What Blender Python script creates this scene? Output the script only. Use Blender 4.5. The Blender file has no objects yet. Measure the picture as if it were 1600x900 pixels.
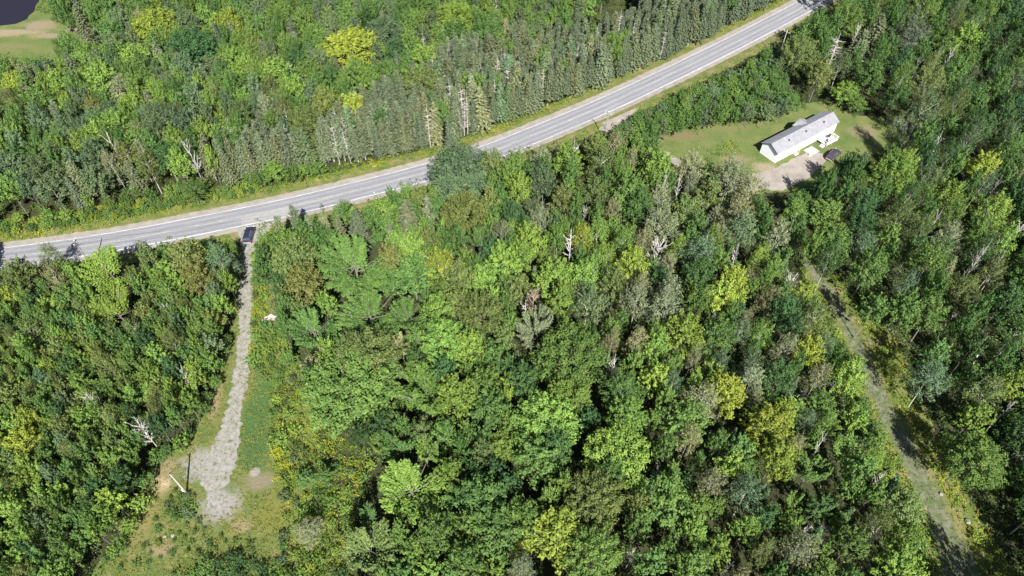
import bpy, math, random, time; _T0 = time.time()
import numpy as np
from mathutils import Vector
from mathutils.geometry import tessellate_polygon

random.seed(7); rng = np.random.default_rng(7)
S = bpy.context.scene; COL = S.collection
R = math.radians

HAZE = 0
# ------------------------------------------------ camera, sky, sun, exposure
CAMH, PITCH, F = 115.0, R(50.2), 1081.0
cam = bpy.data.objects.new('camera', bpy.data.cameras.new('camera')); COL.objects.link(cam)
cam.data.sensor_width = 36; cam.data.lens = 36*F/1600; cam.data.clip_end = 3000; cam.data.clip_start = 1
cam.location = (0, 0, CAMH); cam.rotation_euler = (math.pi/2-PITCH, 0, 0); S.camera = cam

SUN_EL = R(45.5); SX, SY = -.221, .975            # direction in which shadows fall on the ground
n_ = math.hypot(SX, SY); SX /= n_; SY /= n_
to_sun = Vector((-SX*math.cos(SUN_EL), -SY*math.cos(SUN_EL), math.sin(SUN_EL)))
sun = bpy.data.objects.new('sun', bpy.data.lights.new('sun', 'SUN')); COL.objects.link(sun)
sun.data.energy = 5.0; sun.data.angle = R(.53); sun.data.color = (1, .965, .90)
sun.rotation_euler = to_sun.to_track_quat('Z', 'Y').to_euler(); sun.location = (0, 0, 200)
W = bpy.data.worlds.new('World'); S.world = W; W.use_nodes = True
wn = W.node_tree; sk = wn.nodes.new('ShaderNodeTexSky'); sk.sky_type = 'NISHITA'; sk.sun_disc = False
sk.sun_elevation = SUN_EL; sk.sun_rotation = math.atan2(to_sun.x, to_sun.y)
wn.links.new(sk.outputs[0], wn.nodes['Background'].inputs[0]); wn.nodes['Background'].inputs[1].default_value = .05
S.view_settings.view_transform = 'Standard'; S.view_settings.look = 'None'
S.view_settings.gamma = 1; S.view_settings.use_curve_mapping = False
S.view_settings.exposure = 1.42
S.cycles.max_bounces = 5; S.cycles.diffuse_bounces = 2; S.cycles.glossy_bounces = 2
S.cycles.transmission_bounces = 3; S.cycles.transparent_max_bounces = 4

# ------------------------------------------------ photo pixel <-> ground
cp, sp_ = math.cos(PITCH), math.sin(PITCH)
def P(x, y, z=0.0):
    u = (x-800)/F; v = (450-y)/F
    dy = cp+v*sp_; dz = -sp_+v*cp; t = (z-CAMH)/dz
    return (u*t, dy*t)
def PX(X, Y, Z):
    X = np.asarray(X, float); Y = np.asarray(Y, float); Z = np.asarray(Z, float)-CAMH
    f = Y*cp-Z*sp_; up = Y*sp_+Z*cp
    return 800+F*X/f, 450-F*up/f
def inside(px, py, poly):
    px = np.asarray(px, float); py = np.asarray(py, float)
    r = np.zeros(px.shape, bool); n = len(poly)
    for i in range(n):
        x0, y0 = poly[i]; x1, y1 = poly[(i+1) % n]
        if y0 == y1: continue
        c = ((y0 > py) != (y1 > py)) & (px < (x1-x0)*(py-y0)/(y1-y0)+x0)
        r ^= c
    return r

# ------------------------------------------------ materials
def nmat(name):
    m = bpy.data.materials.new(name); m.use_nodes = True; return m, m.node_tree.nodes, m.node_tree.links
def noise(N, L, scale, det=4, rough=.6, vec=None):
    t = N.new('ShaderNodeTexNoise'); t.inputs['Scale'].default_value = scale
    t.inputs['Detail'].default_value = det; t.inputs['Roughness'].default_value = rough
    if vec is None:
        tc = N.new('ShaderNodeTexCoord'); vec = tc.outputs['Object']
    L.new(vec, t.inputs['Vector']); return t
def ramp(N, L, src, stops):
    r = N.new('ShaderNodeValToRGB'); e = r.color_ramp.elements
    while len(e) < len(stops): e.new(.5)
    for i, (p, c) in enumerate(stops): e[i].position = p; e[i].color = (*c, 1)
    L.new(src, r.inputs[0]); return r
def mixc(N, L, a, b, f, mode='MIX'):
    m = N.new('ShaderNodeMix'); m.data_type = 'RGBA'; m.blend_type = mode
    for s, v in ((0, f), (6, a), (7, b)):
        if hasattr(v, 'is_linked') or hasattr(v, 'links'): L.new(v, m.inputs[s])
        elif s == 0: m.inputs[0].default_value = v
        else: m.inputs[s].default_value = (*v, 1)
    return m.outputs[2]
def plain(name, c, rough=.6, metal=0, sc=3., amt=.25, spec=.3):
    m, N, L = nmat(name); b = N['Principled BSDF']
    t = noise(N, L, sc)
    r = ramp(N, L, t.outputs[0], [(.3, tuple(k*(1-amt) for k in c)), (.7, tuple(min(1, k*(1+amt*.6)) for k in c))])
    L.new(r.outputs[0], b.inputs['Base Color']); b.inputs['Roughness'].default_value = rough
    b.inputs['Metallic'].default_value = metal; b.inputs['Specular IOR Level'].default_value = spec
    return m
def two_noise(name, stops, s1, s2, mix=.5, rough=.9, stops2=None, bump=0, patches=()):
    m, N, L = nmat(name); b = N['Principled BSDF']
    t = noise(N, L, s1, 5, .65); r = ramp(N, L, t.outputs[0], stops)
    t2 = noise(N, L, s2, 3, .7); r2 = ramp(N, L, t2.outputs[0], stops2 or [(.3, (.55,)*3), (.7, (1.35,)*3)])
    c = mixc(N, L, r.outputs[0], r2.outputs[0], mix, 'MULTIPLY' if not stops2 else 'MIX')
    tc = N.new('ShaderNodeTexCoord') if patches else None
    if patches:
        wb = noise(N, L, .55, 5, .7); wf = noise(N, L, 2.2, 4, .7)
        for (px_, py_, rx, ry, pc) in patches:
            wx, wy = P(px_, py_); mp = N.new('ShaderNodeVectorMath'); mp.operation = 'SUBTRACT'; mp.inputs[1].default_value = (wx, wy, 0)
            L.new(tc.outputs['Object'], mp.inputs[0]); dv = N.new('ShaderNodeVectorMath'); dv.operation = 'DIVIDE'; dv.inputs[1].default_value = (rx, ry, 1); L.new(mp.outputs[0], dv.inputs[0])
            ln = N.new('ShaderNodeVectorMath'); ln.operation = 'LENGTH'; L.new(dv.outputs[0], ln.inputs[0])
            a1 = N.new('ShaderNodeMath'); a1.operation = 'MULTIPLY_ADD'; a1.inputs[1].default_value = 1.6; L.new(wb.outputs[0], a1.inputs[0]); L.new(ln.outputs['Value'], a1.inputs[2])
            a2 = N.new('ShaderNodeMath'); a2.operation = 'MULTIPLY_ADD'; a2.inputs[1].default_value = 1.0; L.new(wf.outputs[0], a2.inputs[0]); L.new(a1.outputs[0], a2.inputs[2])
            mr = N.new('ShaderNodeMapRange'); mr.inputs[1].default_value = 1.95; mr.inputs[2].default_value = 2.55; mr.inputs[3].default_value = 1; mr.inputs[4].default_value = 0; L.new(a2.outputs[0], mr.inputs[0])
            c = mixc(N, L, c, mixc(N, L, pc, r2.outputs[0], .5, 'MULTIPLY') if not stops2 else pc, mr.outputs[0])
    L.new(c, b.inputs['Base Color']); b.inputs['Roughness'].default_value = rough
    b.inputs['Specular IOR Level'].default_value = .15
    if bump:
        bp = N.new('ShaderNodeBump'); bp.inputs['Strength'].default_value = .6; bp.inputs['Distance'].default_value = bump
        L.new(t2.outputs[0], bp.inputs['Height']); L.new(bp.outputs[0], b.inputs['Normal'])
    return m
def leafmat(name, trans=.16, yellow=.35, own=None, pale=0.0):
    m, N, L = nmat(name); N.remove(N['Principled BSDF'])
    at = N.new('ShaderNodeAttribute'); at.attribute_name = 'tint'
    if own is None:
        oi = N.new('ShaderNodeObjectInfo'); base = oi.outputs['Color']
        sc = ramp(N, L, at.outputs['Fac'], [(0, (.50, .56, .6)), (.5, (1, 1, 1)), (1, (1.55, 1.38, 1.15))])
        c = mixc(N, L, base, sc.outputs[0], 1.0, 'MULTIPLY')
    else:
        c = ramp(N, L, at.outputs['Fac'], own).outputs[0]
    d = N.new('ShaderNodeBsdfDiffuse'); L.new(c, d.inputs[0])
    t = N.new('ShaderNodeBsdfTranslucent')
    c2 = mixc(N, L, c, (1.5, 1.5, .6), 1.0, 'MULTIPLY'); L.new(c2, t.inputs[0])
    mx = N.new('ShaderNodeMixShader'); mx.inputs[0].default_value = trans
    L.new(d.outputs[0], mx.inputs[1]); L.new(t.outputs[0], mx.inputs[2])
    g = N.new('ShaderNodeBsdfGlossy'); g.inputs['Roughness'].default_value = .6; g.inputs[0].default_value = (.9, .95, 1, 1)
    mg = N.new('ShaderNodeMixShader'); mg.inputs[0].default_value = .010+pale*.5
    L.new(mx.outputs[0], mg.inputs[1]); L.new(g.outputs[0], mg.inputs[2])
    L.new(mg.outputs[0], N['Material Output'].inputs[0]); return m
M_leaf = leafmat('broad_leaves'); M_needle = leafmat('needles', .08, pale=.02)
M_bark = plain('bark_grey', (.16, .145, .125), .9); M_birch = plain('bark_birch', (.50, .485, .45), .7, sc=5, amt=.35)
M_dead = plain('bark_dead', (.40, .375, .35), .85, sc=4, amt=.4)
M_snag = plain('bark_snag', (.46, .44, .41), .85, sc=4, amt=.35)
M_deadbrown = plain('bark_reddish', (.30, .21, .17), .9, sc=4, amt=.3)
M_sprucebark = plain('bark_spruce', (.36, .33, .30), .9, sc=5, amt=.3)

# ------------------------------------------------ mesh helpers
def mk(name, V, Fc, mat, parent=None, tint=None, smooth=False, loc=None):
    me = bpy.data.meshes.new(name)
    V = np.asarray(V, np.float32); n = len(V)
    if isinstance(Fc, np.ndarray):
        k = Fc.shape[1]; me.vertices.add(n); me.vertices.foreach_set('co', V.ravel())
        me.loops.add(Fc.size); me.loops.foreach_set('vertex_index', Fc.astype(np.int32).ravel())
        me.polygons.add(len(Fc)); me.polygons.foreach_set('loop_start', np.arange(0, Fc.size, k, dtype=np.int32))
        me.polygons.foreach_set('loop_total', np.full(len(Fc), k, np.int32))
    else:
        me.from_pydata([tuple(map(float, v)) for v in V], [], Fc)
    me.update(calc_edges=True)
    if tint is not None:
        a = me.attributes.new('tint', 'FLOAT', 'POINT'); a.data.foreach_set('value', np.asarray(tint, np.float32))
    if smooth:
        me.polygons.foreach_set('use_smooth', np.ones(len(me.polygons), bool))
    me.materials.append(mat)
    o = bpy.data.objects.new(name, me); COL.objects.link(o)
    if parent: o.parent = parent
    if loc: o.location = loc
    return o
def tag(o, label=None, cat=None, group=None, kind=None):
    if label: o['label'] = label
    if cat: o['category'] = cat
    if group: o['group'] = group
    if kind: o['kind'] = kind
    return o
def empty(name, loc, rz=0):
    o = bpy.data.objects.new(name, None); COL.objects.link(o); o.location = loc; o.rotation_euler = (0, 0, rz)
    o.empty_display_size = .3; return o
class MB:
    def __init__(s): s.v = []; s.f = []
    def box(s, x0, x1, y0, y1, z0, z1):
        b = len(s.v)
        s.v += [(x0,y0,z0),(x1,y0,z0),(x1,y1,z0),(x0,y1,z0),(x0,y0,z1),(x1,y0,z1),(x1,y1,z1),(x0,y1,z1)]
        s.f += [tuple(b+i for i in q) for q in ((0,3,2,1),(4,5,6,7),(0,1,5,4),(1,2,6,5),(2,3,7,6),(3,0,4,7))]; return s
    def poly(s, pts): b = len(s.v); s.v += list(pts); s.f.append(tuple(range(b, b+len(pts)))); return s
    def prism(s, prof, x0, x1):      # profile in y,z extruded along x
        b = len(s.v); n = len(prof)
        s.v += [(x0, y, z) for y, z in prof]+[(x1, y, z) for y, z in prof]
        s.f.append(tuple(b+i for i in range(n))[::-1]); s.f.append(tuple(b+n+i for i in range(n)))
        for i in range(n): j = (i+1) % n; s.f.append((b+i, b+j, b+n+j, b+n+i))
        return s
    def tube(s, pts, rad, n=6):
        b = len(s.v); pts = [Vector(p) for p in pts]
        for i, p in enumerate(pts):
            d = (pts[min(i+1, len(pts)-1)]-pts[max(i-1, 0)]).normalized()
            a = d.orthogonal().normalized(); c = d.cross(a)
            r = rad[i] if isinstance(rad, (list, tuple)) else rad
            for k in range(n):
                t = 2*math.pi*k/n; q = p+(a*math.cos(t)+c*math.sin(t))*r; s.v.append(tuple(q))
        for i in range(len(pts)-1):
            for k in range(n):
                k2 = (k+1) % n; s.f.append((b+i*n+k, b+i*n+k2, b+(i+1)*n+k2, b+(i+1)*n+k))
        s.f.append(tuple(b+k for k in range(n))[::-1]); s.f.append(tuple(b+(len(pts)-1)*n+k for k in range(n)))
        return s
    def build(s, name, mat, parent=None, smooth=False): return mk(name, s.v, s.f, mat, parent, smooth=smooth)
def leaves(C, Nn, size, asp=1.7, along=None, sj=.3):
    """rhombic leaf sprays: centres C, normals Nn, lengths size"""
    n = len(C); Nn = Nn/np.linalg.norm(Nn, axis=1, keepdims=True)
    a = rng.normal(size=(n, 3)) if along is None else along+rng.normal(size=(n, 3))*.25
    a -= (a*Nn).sum(1, keepdims=True)*Nn; a /= np.linalg.norm(a, axis=1, keepdims=True)+1e-9
    b = np.cross(Nn, a); s = (np.asarray(size)*(1+rng.uniform(-sj, sj, n)))[:, None]
    V = np.stack([C-a*s*.5, C+b*s*.5/asp-a*s*.08, C+a*s*.5, C-b*s*.5/asp-a*s*.08], 1).reshape(-1, 3)
    return V, np.arange(4*n).reshape(-1, 4)
def unit(v): return v/(np.linalg.norm(v, axis=-1, keepdims=True)+1e-9)

# ------------------------------------------------ tree prototypes (crown mesh, trunk mesh)
def limbs_mb(h, r, base, n, rb, top=.85, curve=.35):
    mb = MB(); lean = [random.uniform(-.03, .03)*h for _ in range(2)]
    mb.tube([(0, 0, 0), (lean[0]*.4, lean[1]*.4, h*.4), (lean[0], lean[1], h*top)], [rb, rb*.7, rb*.12], 6)
    for i in range(n):
        z0 = h*random.uniform(base, top*.75); a = i*2.4+random.uniform(-.4, .4); rr = r*random.uniform(.55, .9)
        zt = min(h*.95, z0+rr*random.uniform(.5, 1.2)); f = z0/(h*top)
        x0, y0 = lean[0]*f, lean[1]*f
        mb.tube([(x0, y0, z0), (x0+math.cos(a)*rr*.5, y0+math.sin(a)*rr*.5, z0+(zt-z0)*curve),
                 (x0+math.cos(a)*rr, y0+math.sin(a)*rr, zt)], [rb*.4, rb*.25, rb*.06], 4)
    return mb
def crown_round(r, h, nl, ls, lump=.16, base=.3, cl=1.0, taper=.25, finger=1.5, shell=.80):
    ch = h*(1-base); ncl = int(58*cl*(r/3.5)**1.1)+16
    k = np.arange(ncl)+.5; zc = 1-1.5*k/ncl; ph = k*2.39996+rng.uniform(0, .8, ncl); q = np.sqrt(np.clip(1-zc**2, .02, 1))
    D = unit(np.stack([q*np.cos(ph), q*np.sin(ph), zc], 1)+rng.normal(size=(ncl, 3))*.12)
    az = np.arctan2(D[:, 1], D[:, 0]); p1, p2 = rng.uniform(0, 6.28, 2)
    rad = 1+lump*np.sin(3*az+p1)*q+lump*.7*np.sin(5*az+p2+2*D[:, 2])+rng.normal(size=ncl)*.06
    rad *= rng.uniform(shell, 1.05, ncl)
    ez = ch*.5; cz = h-ez; tp = 1-taper*np.clip(D[:, 2]+.25, 0, 1.2)
    C = D*rad[:, None]*np.array([r*.88, r*.88, ez*.93]); C[:, :2] *= tp[:, None]; C[:, 2] += cz
    rc = rng.uniform(.75, 1.25, ncl)*r*(.165 if r > 4 else .205)
    ax = unit(D*np.array([1, 1, .6])+np.array([0, 0, .55])+rng.normal(size=(ncl, 3))*.15)
    ct = np.clip(rng.normal(.5, .12, ncl), .1, .9)
    idx = rng.integers(0, ncl, nl)
    u = rng.uniform(-1, 1, nl); d = unit(rng.normal(size=(nl, 3))+np.array([0, 0, .3])); w_ = (1.0-.55*np.clip(u, -.2, 1))
    pos = C[idx]+ax[idx]*(u*finger*rc[idx])[:, None]+d*(rc[idx]*w_*rng.uniform(.35, 1.0, nl))[:, None]
    Nn = d*.8+np.array([0, 0, .65])+D[idx]*.25+rng.normal(size=(nl, 3))*.38
    V, Fc = leaves(pos, Nn, np.full(nl, ls), 1.7, ax[idx]+rng.normal(size=(nl, 3))*.5)
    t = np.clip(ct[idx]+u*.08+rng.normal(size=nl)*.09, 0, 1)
    return V, Fc, np.repeat(t, 4)
def crown_feather(r, h, nl, ls, nb=46):
    base = h*.35; pos = []; al = []; nn = []; tt = []
    per = nl//nb
    for i in range(nb):
        el = math.asin(min(.97, max(.05, .12+.88*((i*0.618034) % 1)**.8))); az = i*2.39996+random.uniform(-.2, .2)
        rr = r*random.uniform(.85, 1.1)
        p0 = np.array([0, 0, base+h*.12*random.random()])
        p1 = np.array([math.cos(az)*rr*math.cos(el)**.8, math.sin(az)*rr*math.cos(el)**.8, base+(h-base)*(.25+.75*math.sin(el))*random.uniform(.88, 1.0)])
        t = rng.uniform(.28, 1, per)**.8; mid = (p0+p1)/2+np.array([0, 0, -.06*r])
        c = ((1-t)**2)[:, None]*p0+(2*t*(1-t))[:, None]*mid+(t**2)[:, None]*p1
        w = (.12*r)*(1.12-t)+.10
        off = rng.normal(size=(per, 3))*w[:, None]*np.array([.75, .75, .6])
        d = unit(p1-mid)
        pos.append(c+off); al.append(np.tile(d, (per, 1))+unit(off)*.6); nn.append(unit(off)*.5+np.array([0, 0, .9])+rng.normal(size=(per, 3))*.35)
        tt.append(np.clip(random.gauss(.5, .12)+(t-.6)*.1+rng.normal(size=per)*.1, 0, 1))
    V, Fc = leaves(np.concatenate(pos), np.concatenate(nn), np.full(per*nb, ls), 1.9, np.concatenate(al))
    return V, Fc, np.repeat(np.concatenate(tt), 4)
def crown_spruce(r, h, ls=.62, base=.2, dens=1.15):
    pos = []; al = []; nn = []; tt = []; z = h*base; k = 0
    while z < h*.985:
        f = (z-h*base)/(h*(1-base)); R_ = r*(1-f)**.65*random.uniform(.82, 1.1)+.10
        nb = max(4, int((6+7*(1-f))*dens))
        for i in range(nb):
            az = k*1.3+i*2*math.pi/nb+random.uniform(-.2, .2); L_ = R_*random.uniform(.75, 1.12); m = max(2, int(L_/.26))
            t = (np.arange(m)+.6)/m; droop = .25+.25*(1-f)
            c = np.stack([np.cos(az)*t*L_, np.sin(az)*t*L_, z-droop*L_*t+.18*L_*t**3], 1)+rng.normal(size=(m, 3))*.09
            side = np.where(np.arange(m) % 2, 1, -1)*.55
            dv = np.stack([np.cos(az+side), np.sin(az+side), np.full(m, -.25)], 1)
            pos.append(c); al.append(dv); nn.append(np.array([0, 0, 1.])+rng.normal(size=(m, 3))*.3+np.array([math.cos(az), math.sin(az), 0])*.35)
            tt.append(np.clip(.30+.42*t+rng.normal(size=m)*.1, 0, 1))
        z += (.52 if f < .6 else .38)*h/15+.02; k += 1
    pos = np.concatenate(pos)
    V, Fc = leaves(pos, np.concatenate(nn), np.full(len(pos), ls), 1.9, np.concatenate(al))
    return V, Fc, np.repeat(np.concatenate(tt), 4)
def dead_branches(h, r, n, spread=.9, fine=4, base=.25, up=.7, thick=1.0):
    mb = MB()
    for i in range(n):
        z0 = h*random.uniform(base, .85); a = i*2.4+random.uniform(-.5, .5); L_ = r*random.uniform(.6, 1.1)*(1.1-.5*z0/h)
        p0 = Vector((0, 0, z0)); d = Vector((math.cos(a)*spread, math.sin(a)*spread, up*random.uniform(.5, 1.3))).normalized()
        p1 = p0+d*L_*.5; p2 = p1+(d+Vector((0, 0, .3))+Vector([random.uniform(-.3, .3) for _ in range(3)])).normalized()*L_*.55
        mb.tube([p0, p1, p2], [.075*thick, .055*thick, .022*thick], 4)
        for j in range(fine):
            q = p0.lerp(p1, random.uniform(.3, 1)) if j % 2 else p1.lerp(p2, random.uniform(.0, .9)); e = (d+Vector([random.uniform(-.9, .9) for _ in range(3)])).normalized()
            mb.tube([q, q+e*L_*random.uniform(.2, .42)], [.035*thick, .014*thick], 3)
    return mb
protos = {}
def proto(kind, crown, tr, tmat, cname='crown', cmat=None, r=1, h=1):
    if isinstance(crown, tuple): c = mk(cname, crown[0], crown[1], cmat or M_leaf, tint=crown[2])
    elif crown is None: c = None
    else: c = crown.build(cname, cmat or M_dead)
    t = tr.build('trunk', tmat) if tr else None
    for o in (c, t):
        if o: COL.objects.unlink(o)
    protos.setdefault(kind, []).append((r, h, c, t))
for i in range(3): proto('round_s', crown_round(2.2, 7, 1700, .33), limbs_mb(7, 2.2, .3, 4, .09), M_bark, r=2.2, h=7)
for i in range(4): proto('round_m', crown_round(3.5, 10.5, 3800, .37), limbs_mb(10.5, 3.5, .3, 7, .14), M_bark, r=3.5, h=10.5)
for i in range(5): proto('round_l', crown_round(6, 13, 10500, .40, lump=.07, cl=1.35, taper=.12, finger=1.25, shell=.93), limbs_mb(13, 6, .3, 10, .2), M_bark, r=6, h=13)
for i in range(3): proto('feather_s', crown_feather(2.3, 7, 1500, .34, 30), limbs_mb(7, 2.3, .3, 4, .09), M_bark, r=2.3, h=7)
for i in range(3): proto('feather_l', crown_feather(5.2, 12, 6600, .42, 64), limbs_mb(12, 5.2, .3, 9, .18), M_bark, r=5.2, h=12)
for i in range(4): proto('airy', crown_round(3.2, 11.5, 3200, .29, lump=.18, base=.22, cl=1.4), limbs_mb(11.5, 3.2, .42, 9, .10, .93, .6), M_birch, r=3.2, h=11.5)
for i in range(2): proto('airy_l', crown_round(4.6, 12.5, 5600, .32, lump=.18, base=.25, cl=1.4), limbs_mb(12.5, 4.6, .35, 12, .13, .93, .6), M_birch, r=4.6, h=12.5)
for i in range(4):
    tb = MB().tube([(0, 0, 0), (0, 0, 14.6)], [.16, .03], 6)
    for j in range(14):
        a = j*2.4; z = 1.2+j*.22; tb.tube([(0, 0, z), (math.cos(a)*.9, math.sin(a)*.9, z-.1)], [.03, .012], 3)
    proto('spruce', crown_spruce(2.1, 15, base=(.26 if i < 2 else .14)), tb, M_sprucebark, cmat=M_needle, r=2.1, h=15)
for i in range(2): proto('spruce_s', crown_spruce(1.6, 8, .42, .06), MB().tube([(0, 0, 0), (0, 0, 7.7)], [.12, .02], 6), M_sprucebark, cmat=M_needle, r=1.6, h=8)
for i in range(3): proto('dead_bush', dead_branches(10, 4.2, 20, .8, 6, thick=1.5), MB().tube([(0, 0, 0), (.15, .1, 5), (.3, 0, 9)], [.15, .10, .03], 6), M_dead, 'branches', M_dead, 4.2, 10)
for i in range(2): proto('dead_spruce', dead_branches(13, 1.5, 46, 1, 2, .2, .05, .7), MB().tube([(0, 0, 0), (0, 0, 13)], [.14, .02], 6), M_dead, 'branches', M_dead, 1.5, 13)
for i in range(2): proto('snag', dead_branches(10, 2.2, 16, .8, 5, .35, .9, .8), MB().tube([(0, 0, 0), (.2, 0, 5), (.1, .3, 10)], [.13, .09, .03], 6), M_snag, 'branches', M_snag, 1.6, 10)
for i in range(4): proto('bush', crown_round(1.3, 1.9, 620, .25, base=.0, lump=.2, taper=0), limbs_mb(1.7, 1.1, .1, 4, .04), M_bark, 'foliage', r=1.3, h=1.9)

# ------------------------------------------------ palette: name -> (linear albedo, words)
PAL = {
 'Y': ((.150, .210, .034), 'yellow-green'), 'L': ((.105, .180, .036), 'bright light green'), 'G': ((.066, .126, .032), 'mid green'),
 'D': ((.036, .080, .027), 'dark green'), 'O': ((.088, .126, .038), 'olive green'), 'B': ((.074, .118, .058), 'blue-green'),
 'S': ((.082, .108, .062), 'grey-green'), 'P': ((.140, .165, .090), 'pale grey-olive'), 'R': ((.15, .11, .085), 'reddish brown'),
 'X': ((.3, .3, .3), 'bare grey'), 'N': ((.098, .125, .040), 'brown-tinged olive')}
KIND = {'round': ('maple_tree', 'maple tree', 'round-crowned maple'), 'feather': ('maple_tree', 'maple tree', 'star-branched maple'),
        'young': ('young_tree', 'young tree', 'young broadleaf tree'), 'airy': ('birch_tree', 'birch tree', 'thin-leaved birch'), 'spruce': ('spruce_tree', 'spruce tree', 'pointed spruce'),
        'dead': ('dead_tree', 'dead tree', 'leafless dead tree'), 'bush': ('bush', 'bush', 'low rounded bush'), 'poplar': ('poplar_tree', 'poplar tree', 'leafy poplar')}

# ------------------------------------------------ what the photo shows where (pixels of the 1600x900 photo)
TOPL = [(-400,430),(-200,409),(0,390),(100,380),(200,361),(300,341),(400,320),(500,297),(600,275),(687,253),(740,236),(800,209),(900,167),(1000,119),(1100,74),(1200,26),(1245,2),(1330,-42),(1420,-90)]
BOTL = [(-400,480),(-200,450),(0,418),(100,402),(237,381),(287,371),(400,349),(475,335),(575,308),(682,278),(760,252),(837,225),(930,188),(1000,159),(1100,111),(1200,57),(1300,0),(1390,-50),(1480,-100)]
PUB = [(0,345),(100,335),(200,313),(250,303),(300,300),(400,281),(500,264),(600,246),(650,238),(700,224),(800,187),(900,150),(1000,108),(1100,64),(1200,9),(1240,-16)]
PLB = [(1330,-16),(1300,4),(1250,40),(1200,75),(1150,105),(1100,125),(1050,148),(1000,172),(975,192),(935,205),(900,212),(850,226),(800,239),(760,253),(738,258),(730,230),(705,230),(686,262),(680,279),(640,286),(600,299),(570,312),(540,319),(500,328),(460,330),(435,343),(424,352),(402,350)]
CLEAR = {
 'road': PUB+PLB+[(398,440),(394,480),(425,485),(440,497),(425,512),(392,520),(388,580),(420,600),(422,705),(440,740),(470,830),(480,870),(400,855),(330,850),(290,880),(250,915),(175,915),(172,870),(205,820),(226,770),(240,725),(285,690),(318,655),(335,610),(350,570),(366,520),(373,470),(378,400),(376,378),(340,372),(300,372),(270,366),(232,380),(205,385),(180,388),(150,400),(128,412),(70,404),(60,420),(30,416),(0,420),(-60,430),(-60,352)],
 'track': [(1248,396),(1262,398),(1312,438),(1345,482),(1385,520),(1405,546),(1422,590),(1450,650),(1478,715),(1500,760),(1530,800),(1550,850),(1595,915),(1475,915),(1468,870),(1452,820),(1432,770),(1402,705),(1375,655),(1345,595),(1330,550),(1312,510),(1290,468),(1265,435)],
 'lawn': [(1015,222),(1040,209),(1090,196),(1150,186),(1188,184),(1235,176),(1280,165),(1312,178),(1322,190),(1350,187),(1376,192),(1395,212),(1388,231),(1345,235),(1312,240),(1292,268),(1262,286),(1222,292),(1190,282),(1165,272),(1110,246),(1082,240),(1066,252),(1044,240)],
 'field': [(-80,-60),(75,-60),(64,0),(58,16),(95,36),(120,42),(150,38),(165,50),(168,62),(140,68),(92,58),(90,72),(80,85),(40,90),(0,83),(-80,90)],
}
def clear_hit(X, Y):
    px, py = PX([X], [Y], [0]); return any(inside(px, py, p)[0] for p in CLEAR.values())

# ------------------------------------------------ ground and roads
TAN = (.155, .13, .07); PINK = (.33, .24, .17); GREY = (.18, .173, .155); DRY = (.13, .12, .045)
M_floor = two_noise('forest_floor', [(.3, (.022, .020, .012)), (.55, (.034, .040, .016)), (.75, (.05, .065, .02))], .25, 2.5, .6)
mk('ground', [(-1500,-400,0),(1500,-400,0),(1500,2600,0),(-1500,2600,0)], [(0,1,2,3)], M_floor)['kind'] = 'structure'
def jag(poly, amp=.35, step=1.2, seed=1):
    rs = random.Random(seed); out = []; n = len(poly)
    for i in range(n):
        a = Vector(poly[i]); b = Vector(poly[(i+1) % n]); d = b-a; m = max(1, int(d.length/step)); nn = Vector((-d.y, d.x)).normalized()
        for k in range(m): out.append(a+d*(k/m)+nn*rs.uniform(-amp, amp))
    return out
def sheet(name, world, z, mat, amp=.35, step=1.2, kind='structure', seed=1):
    pts = jag(world, amp, step, seed) if amp else [Vector(p) for p in world]
    tris = tessellate_polygon([[Vector((p[0], p[1], 0)) for p in pts]])
    V = [(p[0], p[1], z) for p in pts]
    fs = []
    for t in tris:
        a, b, c = (V[i] for i in t)
        if (b[0]-a[0])*(c[1]-a[1])-(b[1]-a[1])*(c[0]-a[0]) < 0: t = (t[0], t[2], t[1])
        fs.append(tuple(t))
    o = mk(name, V, fs, mat)
    o['kind'] = kind; return o
def W_(pts): return [P(x, y) for x, y in pts]
def interp(line, n=90):
    w = np.array(W_(line)); s = np.concatenate([[0], np.cumsum(np.hypot(*np.diff(w, axis=0).T))]); q = np.linspace(0, s[-1], n)
    x = np.interp(q, s, w[:, 0]); y = np.interp(q, s, w[:, 1])
    for _ in range(6):
        x[1:-1] = (x[:-2]+2*x[1:-1]+x[2:])/4; y[1:-1] = (y[:-2]+2*y[1:-1]+y[2:])/4
    return np.stack([x, y], 1)
CL = (interp(TOPL)+interp(BOTL))/2
T_ = np.gradient(CL, axis=0); T_ = unit(T_); NRM = np.stack([-T_[:, 1], T_[:, 0]], 1)      # points away from camera (north-west side)
HALF = 3.15
def strip(name, o0, o1, z, mat, i0=0, i1=90, kind='structure', amp=0, dash=None):
    rs = random.Random(int(o0*100)); a = CL[i0:i1]+NRM[i0:i1]*o0; b = CL[i0:i1]+NRM[i0:i1]*o1
    # finer resampling
    n = (i1-i0)*6; t = np.linspace(0, i1-i0-1, n); k = np.arange(i1-i0)
    A = np.stack([np.interp(t, k, a[:, 0]), np.interp(t, k, a[:, 1])], 1); B = np.stack([np.interp(t, k, b[:, 0]), np.interp(t, k, b[:, 1])], 1)
    if amp: A += rng.normal(size=A.shape)*amp; B += rng.normal(size=B.shape)*amp
    V = np.concatenate([A, B]); V = np.concatenate([V, np.full((2*n, 1), z)], 1)
    Fc = np.stack([np.arange(n-1), np.arange(1, n), n+np.arange(1, n), n+np.arange(n-1)], 1)
    if dash: Fc = Fc[(np.arange(n-1) % dash[1]) < dash[0]]
    a0, b0, c0 = V[Fc[0][0]], V[Fc[0][1]], V[Fc[0][2]]
    if np.cross((b0-a0)[:2], (c0-b0)[:2]) < 0: Fc = Fc[:, ::-1]
    o = mk(name, V, np.ascontiguousarray(Fc), mat)
    if kind: o['kind'] = kind
    # road coordinate (0..1 across)
    return o
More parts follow.
